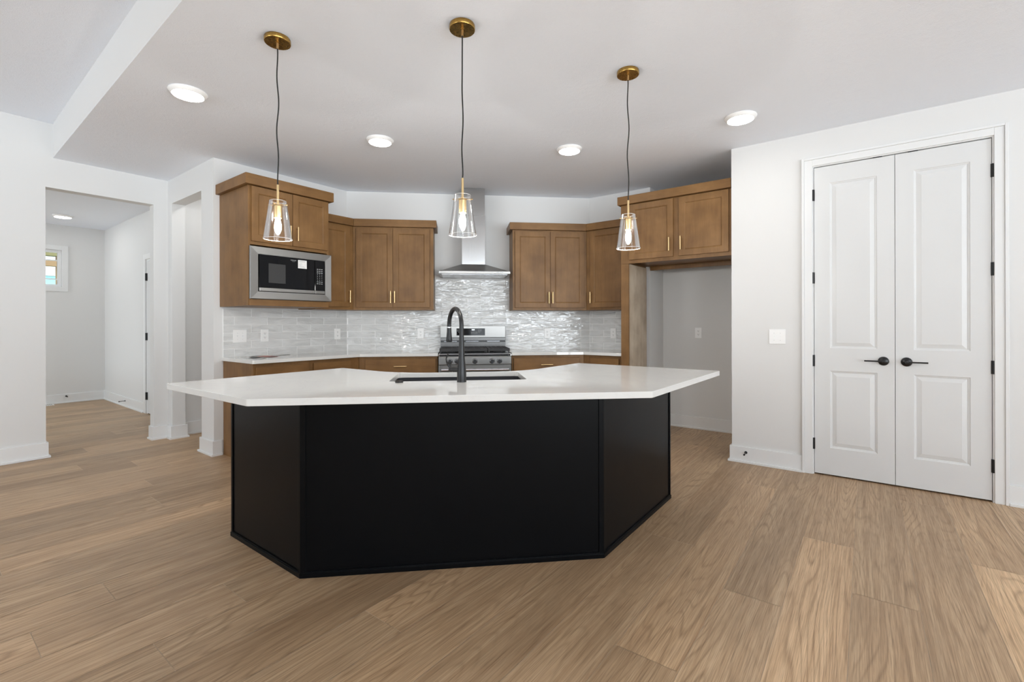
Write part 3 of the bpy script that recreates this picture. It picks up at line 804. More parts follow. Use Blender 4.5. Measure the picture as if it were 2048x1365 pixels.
base_cab('brown base cabinet left of the left corner, one narrow drawer showing', F_LEFT, [(xm+G, -.004), (a[0]-.003, -.004), (c[0]-.001, c[1]-4.775), (xm+G, -BD)], (2.6, -.01, 0),
         [(2.395, 2.795, None)], [(2.395, 2.795, 2.42)], [(xm+G, -.004), (a[0]-.003, -.004), (ct[0]-.001, ct[1]-4.775), (xm+G, -BD+0.06)])
a = toframe(F_BACK, cl(0.006)); c = toframe(F_BACK, cl(BD)); ct = toframe(F_BACK, cl(BD-.06))
base_cab('brown base cabinet with a wide drawer and gold pull, left of the range', F_BACK, [(a[0]+.002, -.004), (1.058, -.004), (1.058, -BD), (c[0]+.001, c[1])], (0.6, -.01, 0),
         [(0.322, 1.040, 0.678)], [(0.322, 0.680, 0.655), (0.683, 1.040, 0.71)], [(a[0]+.002, -.004), (1.058, -.004), (1.058, -BD+.06), (ct[0]+.001, ct[1])])
a = toframe(F_BACK, cr(0.006)); c = toframe(F_BACK, cr(BD)); ct = toframe(F_BACK, cr(BD-.06))
base_cab('brown base cabinet with a wide drawer and gold pull, right of the range', F_BACK, [(1.842, -.004), (a[0]-.002, -.004), (c[0]-.001, c[1]), (1.842, -BD)], (2.2, -.01, 0),
         [(1.862, 2.582, 2.218)], [(1.862, 2.220, 2.195), (2.223, 2.582, 2.25)], [(1.842, -.004), (a[0]-.002, -.004), (ct[0]-.001, ct[1]), (1.842, -BD+.06)])
a = toframe(F_RIGHT, cr(0.006)); c = toframe(F_RIGHT, cr(BD)); ct = toframe(F_RIGHT, cr(BD-.06)); xe = 2.70-2.006
base_cab('narrow brown base cabinet against the tall end panel, right of the corner', F_RIGHT, [(a[0]+.002, -.004), (xe, -.004), (xe, -BD), (c[0]+.001, c[1])], (0.5, -.01, 0),
         [(2.70-2.375, 2.70-2.045, None)], [(2.70-2.375, 2.70-2.045, 2.70-2.08)], [(a[0]+.002, -.004), (xe, -.004), (xe, -BD+.06), (ct[0]+.001, ct[1])])

# countertops on the wall runs
CD = 0.635
def wpt(frame, x, y): v = fpt(frame, (x, y, 0)); return (v.x, v.y)
def shade_top(mb): return mb
a0 = cl(0.001); c0 = cl(CD)
mb = MB(); mb.prism([(1.838, 4.7735), (a0[0], 4.7735), wpt(F_BACK, 1.0635, -0.0015), wpt(F_BACK, 1.0635, -CD), c0, (1.838+.012, 4.775-CD), (1.838, 4.775-CD+.012)], 0.870, 0.900)
tag(mb.build('countertop', M['quartz'], bevel=0.002), 'white quartz countertop from the left wall end to the range', 'countertop', 'wall-run countertops')
a0 = cr(0.001); c0 = cr(CD)
mb = MB(); mb.prism([wpt(F_BACK, 1.8375, -0.0015), (a0[0]-.0005, a0[1]), (5.1435, 2.006), (5.145-CD, 2.006), c0, wpt(F_BACK, 1.8375, -CD)], 0.870, 0.900)
tag(mb.build('countertop', M['quartz'], bevel=0.002), 'short white quartz countertop from the range to the tall end panel', 'countertop', 'wall-run countertops')

# ------------------------------------------------------------------ range hood (frame back)
t = thing('range_hood', 'stainless steel chimney range hood on the back wall above the range', 'range hood', F_BACK, (1.4535, -0.002, 1.745))
hx0, hx1, hd = 1.068, 1.840, 0.50
mb = MB()
mb.box(hx0, hx1, -hd, -0.012, 1.752, 1.778)
vb = [mb.bm.verts.new(p) for p in ((hx0+.004, -hd+.004, 1.7785), (hx1-.004, -hd+.004, 1.7785), (hx1-.004, -0.012, 1.7785), (hx0+.004, -0.012, 1.7785))]
vt = [mb.bm.verts.new(p) for p in ((1.312, -.285, 1.877), (1.584, -.285, 1.877), (1.584, -.012, 1.877), (1.312, -.012, 1.877))]
for k in range(4): mb._f([vb[k], vb[(k+1)%4], vt[(k+1)%4], vt[k]])
mb._f(vt); mb._f(vb[::-1])
mb.build('canopy', M['steel'], t, bevel=0.001)
mb = MB(); mb.box(hx0+.03, hx1-.03, -hd+.03, -.04, 1.743, 1.7515)
for k in range(1, 3): x = hx0+.03 + (hx1-hx0-.06)*k/3; mb.box(x-.003, x+.003, -hd+.03, -.04, 1.740, 1.743)
mb.build('filter', M['steel_dark'], t)
for x in (1.20, 1.70):
    mb = MB(); mb.cyl((x, -hd+.055, 1.7395), 0.02, 0.003, 'Z', 20); mb.build('lamp_lens', M['plastic'], t)
mb = MB(); mb.box(1.317, 1.579, -.28, -.002, 1.8775, 2.43); mb.build('lower_chimney', M['steel_v'], t, bevel=0.0015)
mb = MB(); mb.box(1.320, 1.576, -.277, -.002, 2.4305, 2.7385); mb.build('upper_chimney', M['steel_v'], t, bevel=0.0015)
mb = MB()
for k in range(5): mb.cyl((1.70+k*.014, -hd-.0002, 1.765), 0.004, -.002, 'Y', 12)
mb.build('button', M['steel_dark'], t)

# ------------------------------------------------------------------ range (frame back)
t = thing('gas_range', 'stainless steel gas range with black grates between the back-wall base cabinets', 'range', F_BACK, (1.4505, -0.3, 0))
r0, r1 = 1.069, 1.832; rf = -0.655
mb = MB(); mb.box(r0, r1, rf+.03, -.035, 0.06, 0.862); mb.box(r0+.02, r1-.02, rf+.08, -.05, 0.0, 0.06); mb.build('body', M['steel'], t, bevel=0.002)
mb = MB(); mb.box(r0, r1, rf+.005, -.11, 0.863, 0.893); mb.build('cooktop', M['chrome'], t, bevel=0.006, seg=3)
mb = MB(); mb.box(r0+.012, r1-.012, rf+.05, -.115, 0.8935, 0.899); mb.build('burner_pan', M['black_enamel'], t)
for (x, y, r) in ((1.20, -.25, .036), (1.20, -.50, .045), (1.4505, -.375, .05), (1.70, -.25, .04), (1.70, -.50, .045)):
    mb = MB(); mb.revolve([(r, 0), (r, .008), (r*.8, .014), (0, .015)], (x, y, 0.8993), 'Z', 24); mb.build('burner_cap', M['iron'], t, smooth=40)
for (ga, gb) in ((r0+.008, 1.312), (1.322, 1.580), (1.590, r1-.012)):
    mb = MB(); w_ = .007; y0_, y1_ = rf+.045, -.125; zt, zb = 0.945, 0.929
    mb.box(ga, gb, y0_, y0_+.012, zb-.012, zt); mb.box(ga, gb, y1_-.012, y1_, zb, zt)
    mb.box(ga, ga+.012, y0_+.012, y1_-.012, zb, zt); mb.box(gb-.012, gb, y0_+.012, y1_-.012, zb, zt)
    for k in range(1, 4): x = ga + (gb-ga)*k/4; mb.box(x-w_/2, x+w_/2, y0_+.012, y1_-.012, zb, zt-.001)
    for k in range(1, 6): y = y0_ + (y1_-y0_)*k/6; mb.box(ga+.012, gb-.012, y-w_/2, y+w_/2, zb, zt-.0005)
    for x in (ga+.002, gb-.014):
        for y in (y0_+.001, y1_-.013): mb.box(x, x+.012, y, y+.012, 0.8995, zb)
    mb.build('grate', M['iron'], t, bevel=0.0012)
# back guard
mb = MB(); mb.box(r0+.002, r1-.006, -.10, -.035, 0.863, 0.995); mb.build('rear_trim', M['steel_grey'], t, bevel=0.002)
mb = MB(); mb.box(r0+.002, r1-.006, -.096, -.035, 0.996, 1.012); mb.build('vent_slot', M['black_enamel'], t)
for x in (1.20, 1.4505, 1.70):
    mb = MB(); mb.box(x-.09, x+.06, -.0985, -.0965, 1.001, 1.006); mb.build('vent_bar', M['steel_dark'], t)
mb = MB(); mb.box(r0+.002, r1-.006, -.105, -.030, 1.013, 1.046); mb.build('lower_guard', M['steel_grey'], t, bevel=0.002)
mb = MB(); mb.box(r0+.002, r1-.006, -.105, -.030, 1.047, 1.183); g = mb.build('control_guard', M['steel'], t, bevel=0.003)
mb = MB(); mb.box(1.255, 1.585, -.1065, -.1055, 1.072, 1.154); dsp = mb.build('display', M['black_glass'], g)
for half in (0, 1):
  mb = MB()
  for zz, xs_ in ((1.137, (.285, .30, .315, .53, .545, .56)), (1.125, (.285, .30, .53, .545, .56)), (1.110, (.30, .45, .465, .48, .495, .51, .53, .545)), (1.097, (.45, .465, .48, .495, .51))):
    for x in xs_:
      if (x > .4) == bool(half): mb.box(.98+x-.003, .98+x+.003, -.1070, -.1067, zz-.0018, zz+.0018)
  mb.build('key_print', M['print_light'], g)
mb = MB(); mb.box(1.432, 1.464, -.1071, -.1067, 1.132, 1.144); mb.build('clock', M['clock'], g)
# front controls
mb = MB(); mb.box(r0, r1-.001, rf-.012, rf+.029, 0.779, 0.862); cp = mb.build('control_panel', M['steel'], t, bevel=0.006, seg=3)
for x in (1.187, 1.263, 1.446, 1.626, 1.704):
    mb = MB(); mb.revolve([(.024, 0), (.024, -.004), (.0205, -.006), (.0205, -.028), (.018, -.032), (0, -.032)], (x, rf-.0125, 0.817), 'Y', 24)
    mb.box(x-.005, x+.005, rf-.0545, rf-.0455, 0.797, 0.837)
    kn = mb.build('knob', M['steel_dark'], t, smooth=40)
    mb = MB(); mb.revolve([(.0275, 0), (.0275, -.003), (.0255, -.003)], (x, rf-.0122, 0.817), 'Y', 24); mb.build('knob_ring', M['chrome'], kn)
mb = MB(); mb.box(r0+.001, r1-.002, rf-.004, rf+.029, 0.20, 0.773); dr = mb.build('oven_door', M['steel'], t, bevel=0.004)
mb = MB(); mb.box(r0+.09, r1-.09, rf-.0055, rf-.0045, 0.33, 0.63); mb.build('oven_window', M['black_glass'], dr)
mb = MB(); mb.tube([(r0+.03, rf-.045, 0.730), (r1-.03, rf-.045, 0.730)], 0.013, 14)
for x in (r0+.05, r1-.05): mb.tube([(x, rf-.0045, 0.730), (x, rf-.045, 0.730)], 0.009, 10)
mb.build('oven_handle', M['chrome'], dr, smooth=40)
mb = MB(); mb.box(r0+.001, r1-.002, rf-.002, rf+.029, 0.065, 0.195); mb.build('drawer', M['steel'], t, bevel=0.004)

# ------------------------------------------------------------------ microwave (frame left)
t = thing('microwave_oven', 'stainless framed black built-in microwave in the deep wall cabinet', 'microwave', F_LEFT, (2.20, -0.3, 1.391))
my = -0.607
X0, X1, Z0, Z1 = 1.829, 2.587, 1.427, 1.880
ix0, ix1, iz0, iz1 = 1.897, 2.522, 1.492, 1.816
mb = MB()
o_ = [(X0, Z0), (X1, Z0), (X1, Z1), (X0, Z1)]; i_ = [(ix0, iz0), (ix1, iz0), (ix1, iz1), (ix0, iz1)]
fr = []
for pts, y in ((o_, my+.020), (o_, my+.004), ([(X0+.004, Z0+.004), (X1-.004, Z0+.004), (X1-.004, Z1-.004), (X0+.004, Z1-.004)], my), (i_, my+.006), (i_, my+.020)):
    fr.append([mb.bm.verts.new((p[0], y, p[1])) for p in pts])
for a, b in zip(fr, fr[1:]):
    for k in range(4): mb._f([a[k], a[(k+1)%4], b[(k+1)%4], b[k]])
for k in range(4): mb._f([fr[-1][k], fr[-1][(k+1)%4], fr[0][(k+1)%4], fr[0][k]])
mb.build('trim_frame', M['steel'], t)
mb = MB(); mb.box(1.86, 2.545, my+.0215, -.12, 1.41, 1.875); mb.build('body', M['black_enamel'], t)
mb = MB(); mb.box(ix0+.008, 2.413, my+.003, my+.0205, 1.528, iz1-.005); dr = mb.build('door', M['black_glass'], t, bevel=0.002)
mb = MB(); mb.box(1.984, 2.134, my+.0022, my+.0028, 1.572, 1.742); mb.build('window', M['oven_glass'], dr)
mb = MB(); mb.box(2.250, 2.334, my+.0018, my+.0026, 1.724, 1.800); st = mb.build('sticker', M['paper'], dr)
mb = MB()
for zz, w_ in ((1.792, .062), (1.786, .060), (1.772, .030), (1.758, .035), (1.752, .022), (1.742, .05), (1.733, .06)): mb.box(2.258, 2.258+w_, my+.0013, my+.0016, zz-.001, zz+.001)
mb.build('sticker_print', M['print'], st)
mb = MB(); mb.box(ix0+.008, 2.413, my-.002, my+.0205, 1.497, 1.526); mb.build('handle', M['steel'], dr, bevel=0.002)
mb = MB(); mb.box(2.417, ix1-.006, my+.003, my+.0205, 1.528, iz1-.005); kp = mb.build('keypad', M['black_glass'], t, bevel=0.002)
mb = MB()
for r_i in range(9):
    zz = 1.731 - r_i*0.0172
    for cI in range(3):
        x = 2.442 + cI*.022; w_ = .007 if r_i in (0, 1, 2, 7, 8) else .0025
        mb.box(x-w_, x+w_, my+.0018, my+.0026, zz-.0022, zz+.0022)
mb.build('key_print', M['print_light'], kp)
mb = MB(); mb.box(2.417, ix1-.006, my-.002, my+.0205, 1.497, 1.526); mb.build('lower_strip', M['steel'], t, bevel=0.002)
def text_mesh(name, s, size, frame_loc, mat, parent):
    cu = bpy.data.curves.new(name, 'FONT'); cu.body = s; cu.size = size; cu.extrude = 0.0002; cu.align_x = 'CENTER'
    tmp = bpy.data.objects.new(name, cu); C.objects.link(tmp)
    bpy.context.view_layer.update()
    me = bpy.data.meshes.new_from_object(tmp.evaluated_get(bpy.context.evaluated_depsgraph_get()))
    bpy.data.objects.remove(tmp)
    me.transform(Matrix.Translation(Vector(frame_loc) - ORG.get(parent.name, Vector())) @ Matrix.Rotation(R(90), 4, 'X'))
    me.materials.clear(); me.materials.append(mat)
    o = bpy.data.objects.new(name, me); C.objects.link(o); o.parent = parent; return o
text_mesh('lettering', 'FRIGIDAIRE', 0.0105, (2.207, my+.0022, 1.788), M['print_light'], dr)
text_mesh('lettering', 'GALLERY', 0.007, (2.207, my+.0022, 1.778), M['print'], dr)

# ------------------------------------------------------------------ island
t = thing('kitchen_island', 'large black angled kitchen island in the middle of the floor', 'island', F_WORLD, (1.9, 1.9, 0))
iFL, iFR = Vector((1.172, 2.150)), Vector((2.212, 1.088)); iL, iR = Vector((1.172, 2.902)), Vector((3.245, 1.088))
bi = (iFR - iFL).normalized(); 
outer = [iL, iFL, iFR, iR]
inner = [Vector((3.245, 1.745)), Vector((2.54, 1.745)), Vector((1.86, 2.44)), Vector((1.86, 2.902))]
mb = MB()
poly = [tuple(p) for p in outer + inner]
mb.prism([tuple(p) for p in (outer[::-1] + inner[::-1])][::1], 0.0, 0.04)
mb.build('plinth', M['black_paint'], t)
# hollow carcass: panels
def wallboard(mb, pts, th, z0, z1): strip(mb, pts, 0, -th, z0, z1)
for nm, pts in (('left_panel', [iL, iFL]), ('front_panel', [iFL, iFR]), ('right_panel', [iFR, iR])):
    a, b = Vector(pts[0]), Vector(pts[1]); dd = (b-a).normalized()
    mb = MB(); strip(mb, [tuple(a+dd*.012), tuple(b-dd*.012)], 0.0, -0.018, 0.0402, 0.869)
    mb.build(nm, M['black_paint'], t)
mb = MB(); strip(mb, [(3.2255, 1.10), (3.2255, 1.745)], 0.0, -0.018, 0.0402, 0.869); mb.build('end_panel', M['black_paint'], t)
mb = MB(); strip(mb, [(3.225, 1.745), (2.54, 1.745), (1.86, 2.44), (1.86, 2.885)], 0.0, 0.0 - 0.018, 0.0402, 0.869); mb.build('cabinet_face', M['black_paint'], t)
mb = MB(); strip(mb, [(1.855, 2.902), (1.19, 2.902)], 0.0, -0.018, 0.0402, 0.869); mb.build('end_panel', M['black_paint'], t)
def corner_board(a, other_dirs, w=0.03, z0=0.0, z1=0.869):
    mb = MB()
    for dd in other_dirs:
        p = a; q = a + dd*w; nrm = Vector((dd.y, -dd.x))
        if nrm.dot(Vector((-1, -1))) < 0 and nrm.dot(Vector((0, 0)) - p) < 0: nrm = -nrm
        pts = [tuple(p), tuple(q), tuple(q + nrm*0.006), tuple(p + nrm*0.006)]
        mb.prism(pts, z0, z1)
    return mb
def edge_strip(mb, path, d, z0, z1): strip(mb, [tuple(p) for p in path], 0.0005, d, z0, z1)
# outline runs iL -> iFL -> iFR -> iR; the room side is to its right
ss = 0.022
for nm, path in (('corner_trim', [iFL + (iL-iFL).normalized()*ss, iFL, iFL + bi*ss]), ('corner_trim', [iFR - bi*ss, iFR, iFR + (iR-iFR).normalized()*ss]),
                 ('edge_trim', [iL, iL + (iFL-iL).normalized()*0.018]), ('edge_trim', [iR - (iR-iFR).normalized()*0.018, iR])):
    mb = MB(); edge_strip(mb, path, 0.006, 0.0, 0.869); mb.build(nm, M['black_paint'], t, bevel=0.001)
mb = MB(); strip(mb, [tuple(p) for p in (iL, iFL, iFR, iR)], 0.0065, 0.0105, 0.0, 0.024); strip(mb, [tuple(p) for p in (iL, iFL, iFR, iR)], 0.0005, 0.0065, 0.0, 0.028)
mb.build('base_shoe', M['black_paint'], t, bevel=0.002)

# island countertop with the sink cut-out
def fillet(p0, p1, p2, r, n=8):
    p0, p1, p2 = Vector(p0), Vector(p1), Vector(p2); a = (p0-p1).normalized(); b = (p2-p1).normalized()
    ang = a.angle(b); tl = r/math.tan(ang/2); cdir = (a+b).normalized(); cc = p1 + cdir*(r/math.sin(ang/2))
    s_, e_ = p1+a*tl, p1+b*tl; v0, v1 = s_-cc, e_-cc; th = v0.angle(v1); out = []
    for i in range(n+1):
        u = i/n; v = (v0*math.sin((1-u)*th) + v1*math.sin(u*th))/math.sin(th); out.append(tuple(cc+v))
    return out
tL, tFL, tFR, tR = (0.863, 2.93), (0.879, 2.040), (2.081, 0.776), (3.240, 0.759)
pR, mR, mL, pL = (3.232, 1.795), (2.45, 1.790), (1.925, 2.335), (1.912, 2.940)
top = []
cs = [tL, tFL, tFR, tR, pR, mR, mL, pL]
rad = [0.012, 0.02, 0.02, 0.012, 0.012, 0.55, 0.55, 0.012]
for i, p in enumerate(cs): top += fillet(cs[i-1], p, cs[(i+1) % 8], rad[i], 14 if rad[i] > .1 else 3)
SC = Vector((2.018, 1.922)); sa = R(-46.4); sd = Vector((math.cos(sa), math.sin(sa))); sn = Vector((-sd.y, sd.x))
def sp_(u, v): q = SC + sd*u + sn*v; return (q.x, q.y)
HU, HV = 0.375, 0.215
hole = []
hc = [sp_(-HU, -HV), sp_(HU, -HV), sp_(HU, HV), sp_(-HU, HV)]
for i, p in enumerate(hc): hole += fillet(hc[i-1], p, hc[(i+1) % 4], 0.02, 4)
mb = MB(); mb.prism_hole(top, hole, 0.870, 0.900)
tag(mb.build('island_countertop', M['quartz'], bevel=0.002), 'large angled white quartz countertop on the black island, with a sink cut-out', 'countertop')

# sink basin
t = thing('kitchen_sink', 'black undermount sink set into the white island countertop', 'sink', (Vector((SC.x, SC.y, 0)), sa), (0, 0, 0.66))
mb = MB(); hu, hv, zb, zt = HU+.004, HV+.004, 0.665, 0.8692
def rr(u, v, r=0.03):
    pts = []; q = [(-u, -v), (u, -v), (u, v), (-u, v)]
    for i, p in enumerate(q): pts += fillet(q[i-1], p, q[(i+1) % 4], r, 5)
    return pts
rings = []
for (u, v, z) in ((hu+.02, hv+.02, zt), (hu+.02, hv+.02, zt-.012), (hu+.006, hv+.006, zt-.014), (hu+.006, hv+.006, zb-.006)):
    rings.append([mb.bm.verts.new((p[0], p[1], z)) for p in rr(u, v)])
ins = []
for (u, v, z) in ((hu, hv, zt), (hu-.003, hv-.003, zb+.02), (hu-.02, hv-.02, zb)):
    ins.append([mb.bm.verts.new((p[0], p[1], z)) for p in rr(u, v, 0.03 if z > zb+.01 else 0.025)])
def bridge(a, b):
    for k in range(len(a)): mb._f([a[k], a[(k+1) % len(a)], b[(k+1) % len(a)], b[k]])
for a, b in zip(rings, rings[1:]): bridge(a, b)
for a, b in zip(ins, ins[1:]): bridge(b, a)
bridge(ins[0], rings[0]); mb._f(ins[-1]); mb._f(rings[-1][::-1])
bmesh.ops.recalc_face_normals(mb.bm, faces=mb.bm.faces)
mb.build('basin', M['granite_sink'], t, smooth=45)
mb = MB(); mb.revolve([(.045, 0), (.045, .003), (.03, .004), (.028, .001), (0, .001)], (0, 0.05, zb+.0005), 'Z', 28); mb.build('drain', M['steel_dark'], t, smooth=40)

# faucet: frame with local x = image-left..., spout swings over the basin
FB = Vector((1.825, 1.718, 0.900))
t = thing('kitchen_faucet', 'matte black gooseneck pull-down faucet standing in front of the sink', 'faucet', (Vector((FB.x, FB.y, 0)), 0.0), (0, 0, 0.900))
mb = MB(); mb.revolve([(.0255, 0), (.0255, .003), (.0245, .005), (.0243, .055), (.0225, .075), (.0195, .105), (.0165, .135), (.0150, .175), (.0125, .24), (.0118, .262)], (0, 0, 0.9003), 'Z', 28)
mb.build('body', M['black_metal'], t, smooth=50)
hd_ = Vector((2.0*0, 0, 0))
cw = Vector((math.cos(R(YAW)), math.sin(R(YAW)), 0)); crt = Vector((math.sin(R(YAW)), -math.cos(R(YAW)), 0))
tip = cw*0.165 - crt*0.088                  # where the spray head hangs, from the faucet base
pts = []; rs = []
ux = tip.normalized(); RA = tip.length/2
zt0 = 0.9003+.262
pts.append(Vector((0, 0, zt0))); rs.append(.0118)
zc = 1.303 - RA - .011
if zc > zt0 + .004: pts.append(Vector((0, 0, zc))); rs.append(.0117)
for k in range(1, 17):
    th_ = math.pi*k/16
    pts.append(Vector((0, 0, zc)) + ux*(RA - RA*math.cos(th_)) + Vector((0, 0, RA*math.sin(th_)))); rs.append(.0117)
zj = 1.192
pts.append(Vector((tip.x, tip.y, zj))); rs.append(.0122)
mb = MB(); mb.tube(pts, rs, 18); mb.build('spout', M['black_metal'], t, smooth=50)
mb = MB(); mb.cyl((tip.x, tip.y, zj-.0055), .0108, .005, 'Z', 20); mb.build('collar', M['chrome'], t, smooth=40)
mb = MB(); mb.revolve([(.0122, 0), (.0128, -.02), (.0165, -.06), (.0175, -.074), (.0155, -.078), (0, -.078)], (tip.x, tip.y, zj-.006), 'Z', 24)
mb.build('spray_head', M['black_metal'], t, smooth=50)
hx = -crt
mb = MB(); mb.tube([hx*.018+Vector((0, 0, .968)), hx*.046+Vector((0, 0, .968))], .0155, 20); mb.tube([hx*.046+Vector((0, 0, .968)), hx*.050+Vector((0, 0, .968))], .0135, 20)
mb.tube([hx*.050+Vector((0, 0, .968)), hx*.068+Vector((0, 0, .968))], .0155, 20)
mb.build('handle_hub', M['black_metal'], t, smooth=40)
mb = MB(); mb.tube([hx*q+Vector((0, 0, z)) - cw*f for q, z, f in ((.062, .978, 0), (.070, .990, .004), (.078, 1.006, .01), (.080, 1.024, .016), (.074, 1.042, .022), (.066, 1.052, .026))], [.007, .0055, .0042, .0036, .0034, .003], 10)
mb.build('lever', M['black_metal'], t, smooth=50)
mb = MB(); mb.revolve([(.021, 0), (.021, .004), (.018, .008), (0, .009)], (1.612, 1.968, 0.9003), 'Z', 28)
tag(mb.build('sink_button', M['black_metal'], smooth=40), 'small round black cap on the island countertop at the left end of the sink', 'cap')

# ------------------------------------------------------------------ pendants
def pendant(loc, seed):
    x, y = loc
    t = thing('pendant_light', '', 'pendant light', F_WORLD, (x, y, ZC), 'glass pendants over the island')
    mb = MB(); mb.revolve([(0.064, -.0005), (.0655, -.003), (.0655, -.023), (.064, -.025), (0, -.025)], (x, y, ZC), 'Z', 40); mb.build('ceiling_canopy', M['gold_dark'], t, smooth=40)
    mb = MB(); mb.cyl((x, y, ZC-.0555), .0065, .030, 'Z', 16); mb.build('stem', M['gold'], t, smooth=40)
    rnd = random.Random(seed); ph = rnd.uniform(0, 6); pts = []
    n_ = 40
    for k in range(n_+1):
        u = k/n_; z = ZC-.055 + (1.955-(ZC-.055))*u; env = math.sin(math.pi*u)**0.5
        pts.append((x + env*(.0035*math.sin(ph+u*16)), y - env*(.0045*math.sin(ph*2+u*13)), z))
    mb = MB(); mb.tube(pts, .0034, 8); mb.build('cord', M['cord'], t, smooth=60)
    mb = MB(); mb.cyl((x, y, 1.838), .0062, .118, 'Z', 16); mb.build('rod', M['gold'], t, smooth=40)
    d = crt*.052
    mb = MB(); mb.tube([(x-d.x, y-d.y, 1.848), (x+d.x, y+d.y, 1.848)], .0028, 8); d2 = cw*.046
    mb.tube([(x-d2.x, y-d2.y, 1.848), (x+d2.x, y+d2.y, 1.848)], .0028, 8); mb.cyl((x, y, 1.8455), .0215, .004, 'Z', 24); mb.build('shade_bracket', M['gold'], t, smooth=40)
    mb = MB(); mb.revolve([(.019, 0), (.0195, .002), (.0195, .066), (.017, .0675)], (x, y, 1.777), 'Z', 24); mb.build('socket', M['gold'], t, smooth=40)
    mb = MB(); mb.revolve([(.0415, 1.868), (.071, 1.665)], (x, y, 0), 'Z', 48, close=False)
    mb2 = MB(); pr = [(.0418, 1.868), (.0715, 1.665), (.0690, 1.665), (.0395, 1.868)]
    mb2.revolve(pr, (x, y, 0), 'Z', 48, close=True); mb.bm.free()
    sh = mb2.build('glass_shade', M['shade_glass'], t, smooth=50)
    mb = MB(); mb.revolve([(.0705+.0012*math.cos(a_), 1.665+.0012*math.sin(a_)) for a_ in [2*math.pi*i/6 for i in range(6)]], (x, y, 0), 'Z', 48, close=True)
    mb.build('bottom_rim', M['rim'], sh, smooth=60); mb = MB()
    mb.revolve([(.0407+.0009*math.cos(a_), 1.868+.0009*math.sin(a_)) for a_ in [2*math.pi*i/6 for i in range(6)]], (x, y, 0), 'Z', 48, close=True)
    mb.build('top_rim', M['rim'], sh, smooth=60)
    mb = MB(); mb.revolve([(.0105, 1.776), (.011, 1.765), (.017, 1.742), (.0165, 1.718), (.010, 1.700), (.003, 1.690), (0, 1.6895)], (x, y, 0), 'Z', 24); mb.build('bulb', M['bulb'], t, smooth=60)
    return t
M['rim'] = simple('rim_glass', srgb(235, 235, 232), 0.1)
for (loc, sd_, lab) in (((1.245, 2.513), 3, 'clear glass pendant on a black cord, hanging in front of the microwave cabinet'),
                        ((1.763, 1.650), 5, 'clear glass pendant on a black cord, hanging in front of the range hood'),
                        ((2.694, 1.152), 8, 'clear glass pendant on a black cord, hanging in front of the fridge cabinet')):
    pendant(loc, sd_)['label'] = lab

# recessed disc lights
def disc_light(x, y, z, label, group):
    t = thing('recessed_light', label, 'ceiling light', F_WORLD, (x, y, z), group)
    mb = MB(); mb.revolve([(.109, -.0005), (.111, -.004), (.108, -.008), (.096, -.022), (.090, -.026), (.0885, -.024)], (x, y, z), 'Z', 48); mb.build('bezel', M['plastic'], t, smooth=35)
    mb = MB(); mb.revolve([(.088, -.0245), (.080, -.0285), (0, -.030)], (x, y, z), 'Z', 48); mb.build('lens', M['lens'], t, smooth=50)
    return t
first = disc_light(1.174, 3.559, ZC, 'round white disc light in the kitchen ceiling, left of the left pendant', 'disc lights in the kitchen ceiling')
for (x, y, lab, g_) in ((2.445, 3.221, 'round white disc light in the kitchen ceiling between the left and middle pendants', 1),
                        (3.577, 2.073, 'round white disc light in the kitchen ceiling between the middle and right pendants', 1),
                        (3.796, 0.743, 'round white disc light in the kitchen ceiling, right of the right pendant', 1),
                        (2.15, 5.42, 'unseen disc light added to brighten the hallway beyond the narrow opening', 0),  # out of view, added to brighten the hallway
                        (2.75, 5.42, 'unseen disc light added deep in the hallway to brighten it behind the kitchen wall', 0),  # second added lamp for the hallway, also out of view
                        (1.441, 8.997, 'round white disc light in the foyer ceiling beyond the left opening', 0)):
    o = copy_tree(first); o.location = (x, y, ZC); o['label'] = lab
    if not g_: del o['group']

# ------------------------------------------------------------------ outlets and switches
def outlet(frame, xc, y, zc, label):
    t = thing('wall_outlet', label, 'outlet', frame, (xc, y, zc), 'white duplex outlets')
    mb = MB(); mb.box(xc-.037, xc+.037, y-.006, y, zc-.060, zc+.060); mb.build('plate', M['plastic'], t, bevel=0.002)
    for s_ in (-1, 1):
        cz = zc + s_*.0195
        mb = MB(); mb.revolve([(.0165, 0), (.0165, -.0018), (.0155, -.0022)], (xc, y-.0061, cz), 'Y', 20); f_ = mb.build('receptacle', M['plastic'], t)
        mb = MB(); mb.box(xc-.0075, xc-.0050, y-.0092, y-.0084, cz+.000, cz+.008); mb.box(xc+.0050, xc+.0075, y-.0092, y-.0084, cz+.000, cz+.007); mb.cyl((xc, y-.0084, cz-.007), .0028, -.0008, 'Y', 10)
        mb.build('slot', M['slot'], f_)
    return t
TY = -0.0095
outlet(F_LEFT, 2.226, TY, 1.097, 'white duplex outlet on the left backsplash, beside the square switch plate')
outlet(F_LEFT, 3.027, TY, 1.097, 'white duplex outlet on the left backsplash near the corner')
outlet(F_BACK, 0.838, TY, 1.097, 'white duplex outlet on the back backsplash, left of the range')
outlet(F_BACK, 2.343, TY, 1.091, 'white duplex outlet on the back backsplash, right of the range')
outlet(F_RIGHT, 2.70-2.383, TY, 1.090, 'white duplex outlet on the right backsplash beside the tall end panel')
outlet((Vector((5.56, 0, 0)), R(-90)), -1.533, -0.0008, 1.098, 'white duplex outlet on the wall inside the empty fridge space')
